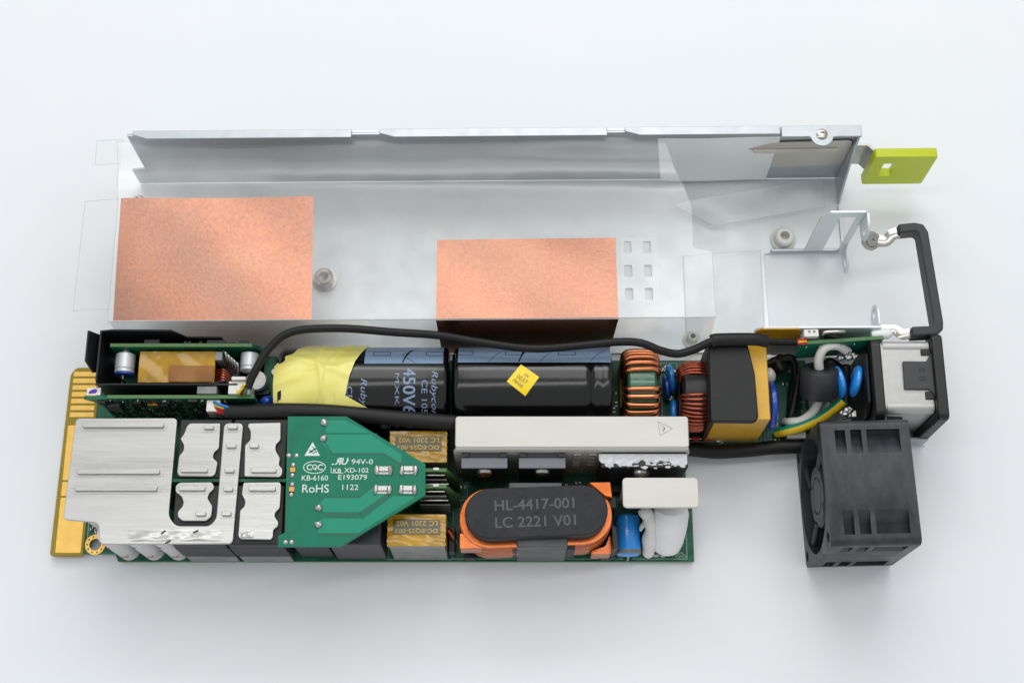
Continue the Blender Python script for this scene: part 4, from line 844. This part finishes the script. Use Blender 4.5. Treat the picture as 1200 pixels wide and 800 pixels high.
# ------------------------------------------------------------------ mains inlet
inl = thing('mains_inlet', (128, -22, 0), 'steel-shelled mains inlet socket with black flange and soldered wires', 'power socket')
shell = ob('metal_shell', G().prism(rr(-34.2, -10.2, 3, 30.6, 2.2, 6), 120.4, 136.6, axis='x'), 'shell', inl, .2)
ob('rounded_corner', G().cyl((121.4, -12.0, 28.9), (136.4, -12.0, 28.9), 2.1, 20).cyl((121.4, -32.4, 28.7), (136.4, -32.4, 28.7), 2.1, 20), 'shell', shell)
fg = ob('flange', G().prism(rr(-37.4, -8.4, 1.6, 33.4, 2.0, 6), 136.7, 140.4, axis='x'), 'black', inl, .7, seg=3)
ob('flange_key', G().box(133.6, 136.8, -15.2, -13.2, 28, 31.2).box(133.8, 136.8, -30.2, -27.6, 28, 31.2), 'black', fg, .2)
lab = ob('black_clip', G().prism([(127.3, -17.4), (135.0, -17.5), (137.0, -14.0), (137.0, -29.4), (135.0, -27.0), (127.1, -26.9)], 30.7, 31.7), 'clip', inl, .25, label='matt black clip marked 0.8 on the steel shell')
g = G(); text(g, '0.', (132.1, -19.8, 31.74), (0, -1, 0), (1, 0, 0), 1.8, 2.2, bold=.1); text(g, '8', (132.1, -22.6, 31.74), (0, -1, 0), (1, 0, 0), 1.5, 2.2, bold=.1)
ob('lettering', g, 'ink', lab, flat=True)
ob('side_pin', G().tube([(121.8, -35.6, 27), (126, -35.7, 27), (126.6, -35.7, 27)], .8, 10), 'black', inl)
hs_ = ob('rear_housing', G().prism(rr(-37, -9.2, 2, 31.6, 3.2, 6), 117.2, 120.6, axis='x'), 'black', inl, .6, seg=3)
ob('rear_block', G().prism([(-34, 4), (-34, 24), (-30, 28), (-14, 28.6), (-11, 25), (-11, 4)], 115.8, 117.2, axis='x'), 'black', hs_, .8)
for x, y, z, dx in ((110.2, -12.6, 22, 6), (110.6, -31.4, 18, 5)):
    t_ = ob('terminal', G().box(x-dx/2+1, x+dx/2+1, y-1.1, y+1.1, z-.5, z+.4), 'nickel', inl, .15)
    g = G()
    for k in range(9): g.blob((x+random.uniform(-2.6, 2.6), y+random.uniform(-1.5, 1.5), z+1+random.uniform(0, 1.5)), random.uniform(.7, 1.5), random.uniform(.6, 1.3), random.uniform(.6, 1.2), jit=.15)
    ob('solder_lump', g, 'solder', t_, sharp=180)
ob('earth_strap', G().box(110, 115, -37, -33.6, 1.2, 16), 'alu', inl, .2)
ob('terminal', G().box(113.5, 117.4, -23, -21, 16, 20), 'nickel', inl, .2)
disc(108.9, -20.6, 18.5, 5.6, 2.7, 'blue', 'blue disc capacitor touching the ferrite ring', inl, .2)
disc(114.2, -20.9, 20.5, 5.4, 2.9, 'blue', 'blue disc capacitor against the black rear housing', inl, -.22)
ob('dark_heat_shrink', G().tube([(111.4, -15, 20), (111.6, -21, 17), (111.4, -29, 15)], 1.5, 12), 'sleeve', inl)
fq = (Vector((102.4, -16.6, 21.6)), Vector((102.8, -24.4, 15.6)))
ob('ferrite_ring', G().lathe(fq[0], fq[1], [(0, 3.4), (0, 6.0), (.08, 6.5), (.92, 6.5), (1, 6.0), (1, 3.4), (.5, 3.3), (0, 3.4)], 44), 'ferrite', inl)
ob('white_wire', G().tube([(111.8, -11.4, 23), (107.5, -10.4, 26.4), (103.2, -11.4, 27), (101.6, -14.4, 24.5), (102.2, -18, 21), (102.9, -24.6, 15.5), (101.4, -28.6, 12.4), (97.6, -31.4, 10), (94.2, -31.6, 8.6), (93.2, -30.6, 5)], 1.55, 14), 'white_wire', inl)
ob('earth_wire', G().tube([(110.6, -26.4, 17), (107.6, -28.6, 14.4), (103.2, -31.3, 12), (97.6, -33.6, 10.4), (92.6, -34.6, 8.6), (90, -34.4, 5)], 1.7, 16, mifun=lambda f: 0 if (f < .27 or f > .77) else 1, up=(0, 1, .6)), ['w_teal', 'w_yel'], inl)
ob('white_wire', G().tube([(107.2, -25.4, 11), (104.6, -28.4, 9), (101, -29.6, 7)], 1.4, 12), 'white_wire', inl)
ob('black_wire', G().tube([(111.4, -16, 16), (106.6, -13.6, 18.4), (104.6, -16, 15.4), (105, -20, 12)], 1.5, 12), 'sleeve', inl)

# ------------------------------------------------------------------ cooling fan
fan = thing('cooling_fan', (111.4, -59.3, 0), 'dark grey square cooling fan standing at the front right', 'fan')
def arc(cx, cy, r, a0, a1, n): return [(cx+r*math.cos(R(a0+(a1-a0)*k/n)), cy+r*math.sin(R(a0+(a1-a0)*k/n))) for k in range(n+1)]
FX = 111.4; FY = -59.3; FZ = 20.
body = G().prism([(FY+a, FZ+b) for a, b in rr(-20, 20, -20, 20, 2.2, 6)], FX-14, FX+14, holes=[circle(FY, FZ, 18.6, 64)], axis='x')
for v in body.bm.verts: v.co *= 1
cut = G()
def pocket_poly(rot):
    pts = []
    for k in range(9):
        y = 7.4+(13.6-7.4)*k/8; pts.append((y, math.sqrt(22.0**2-y*y)-.1))
    pts += [(15.6, 16.6), (16.6, 17.8), (16.6, 21.5), (7.4, 21.5)]
    return [(FY+a*math.cos(rot)-b*math.sin(rot), FZ+a*math.sin(rot)+b*math.cos(rot)) for a, b in pts]
for q in range(4):
    for mir in (1, -1):
        base = [(2*FY*0, 0)]
        pts = pocket_poly(0); pts = [((a-FY)*mir, b-FZ) for a, b in pts]; ro = q*math.pi/2
        pts = [(FY+a*math.cos(ro)-b*math.sin(ro), FZ+a*math.sin(ro)+b*math.cos(ro)) for a, b in pts]
        for x0, x1 in ((-9.6, -6.3), (-4.7, -1.2), (.4, 10.8)): cut.prism(pts, FX+x0, FX+x1, axis='x')
for sy in (-1, 1):
    for sz in (-1, 1): cut.prism(circle(FY+sy*16.6, FZ+sz*16.6, 1.7, 16), FX-15, FX-11.4, axis='x')
hb = ob('housing', body, 'fan', fan); ctr = ob('cutter', cut, 'fan', fan)
bo = hb.modifiers.new('pockets', 'BOOLEAN'); bo.object = ctr; bo.operation = 'DIFFERENCE'; bo.solver = 'EXACT'
dg = bpy.context.evaluated_depsgraph_get(); me = bpy.data.meshes.new_from_object(hb.evaluated_get(dg)); hb.modifiers.clear(); hb.data = me; bpy.data.objects.remove(ctr)
bv = hb.modifiers.new('bevel', 'BEVEL'); bv.width = .00035; bv.segments = 2; bv.limit_method = 'ANGLE'; bv.angle_limit = R(40); bv.harden_normals = True
me.polygons.foreach_set('use_smooth', [True]*len(me.polygons)); me.set_sharp_from_angle(angle=R(30))
hub = ob('hub', G().lathe((FX+12, FY, FZ), (FX-12.6, FY, FZ), [(0, 10.5), (.9, 10.5), (.97, 10.2), (1, 9.4), (1, 6.2), (.985, 6.1), (.985, 5.6), (1, 5.5), (1, .5)], 48), 'fan_dark', fan)
g = G()
for k in range(6): g.cyl((FX-12.7, FY+8*math.cos(k*1.047), FZ+8*math.sin(k*1.047)), (FX-12.5, FY+8*math.cos(k*1.047), FZ+8*math.sin(k*1.047)), .7, 10)
ob('hub_hole', g, 'ink', hub)
for k in range(7):
    def bl(u, v, k=k):
        a = k*2*math.pi/7+1.1*u-.25*v; r_ = 10.2+7.9*v; return (FX-8+18*u, FY+r_*math.cos(a), FZ+r_*math.sin(a))
    b_ = ob('blade', G().grid(bl, 10, 6), 'fan_dark', fan, sharp=180); s_ = b_.modifiers.new('thickness', 'SOLIDIFY'); s_.thickness = .0009; s_.offset = 0
for k in range(4):
    a = k*math.pi/2+.5; ob('strut', G().tube([(FX-12.2, FY+9*math.cos(a), FZ+9*math.sin(a)), (FX-12.2, FY+18.8*math.cos(a+.25), FZ+18.8*math.sin(a+.25))], 1.0, 8, sm=False), 'fan', fan)
for o in [fan]: o.rotation_euler.z = R(1.4)

# the case and the film lie very slightly askew to the boards
case.location += Vector((0, -.0012, 0)); case.rotation_euler.z = R(.5)
film.rotation_euler.z = R(.45)
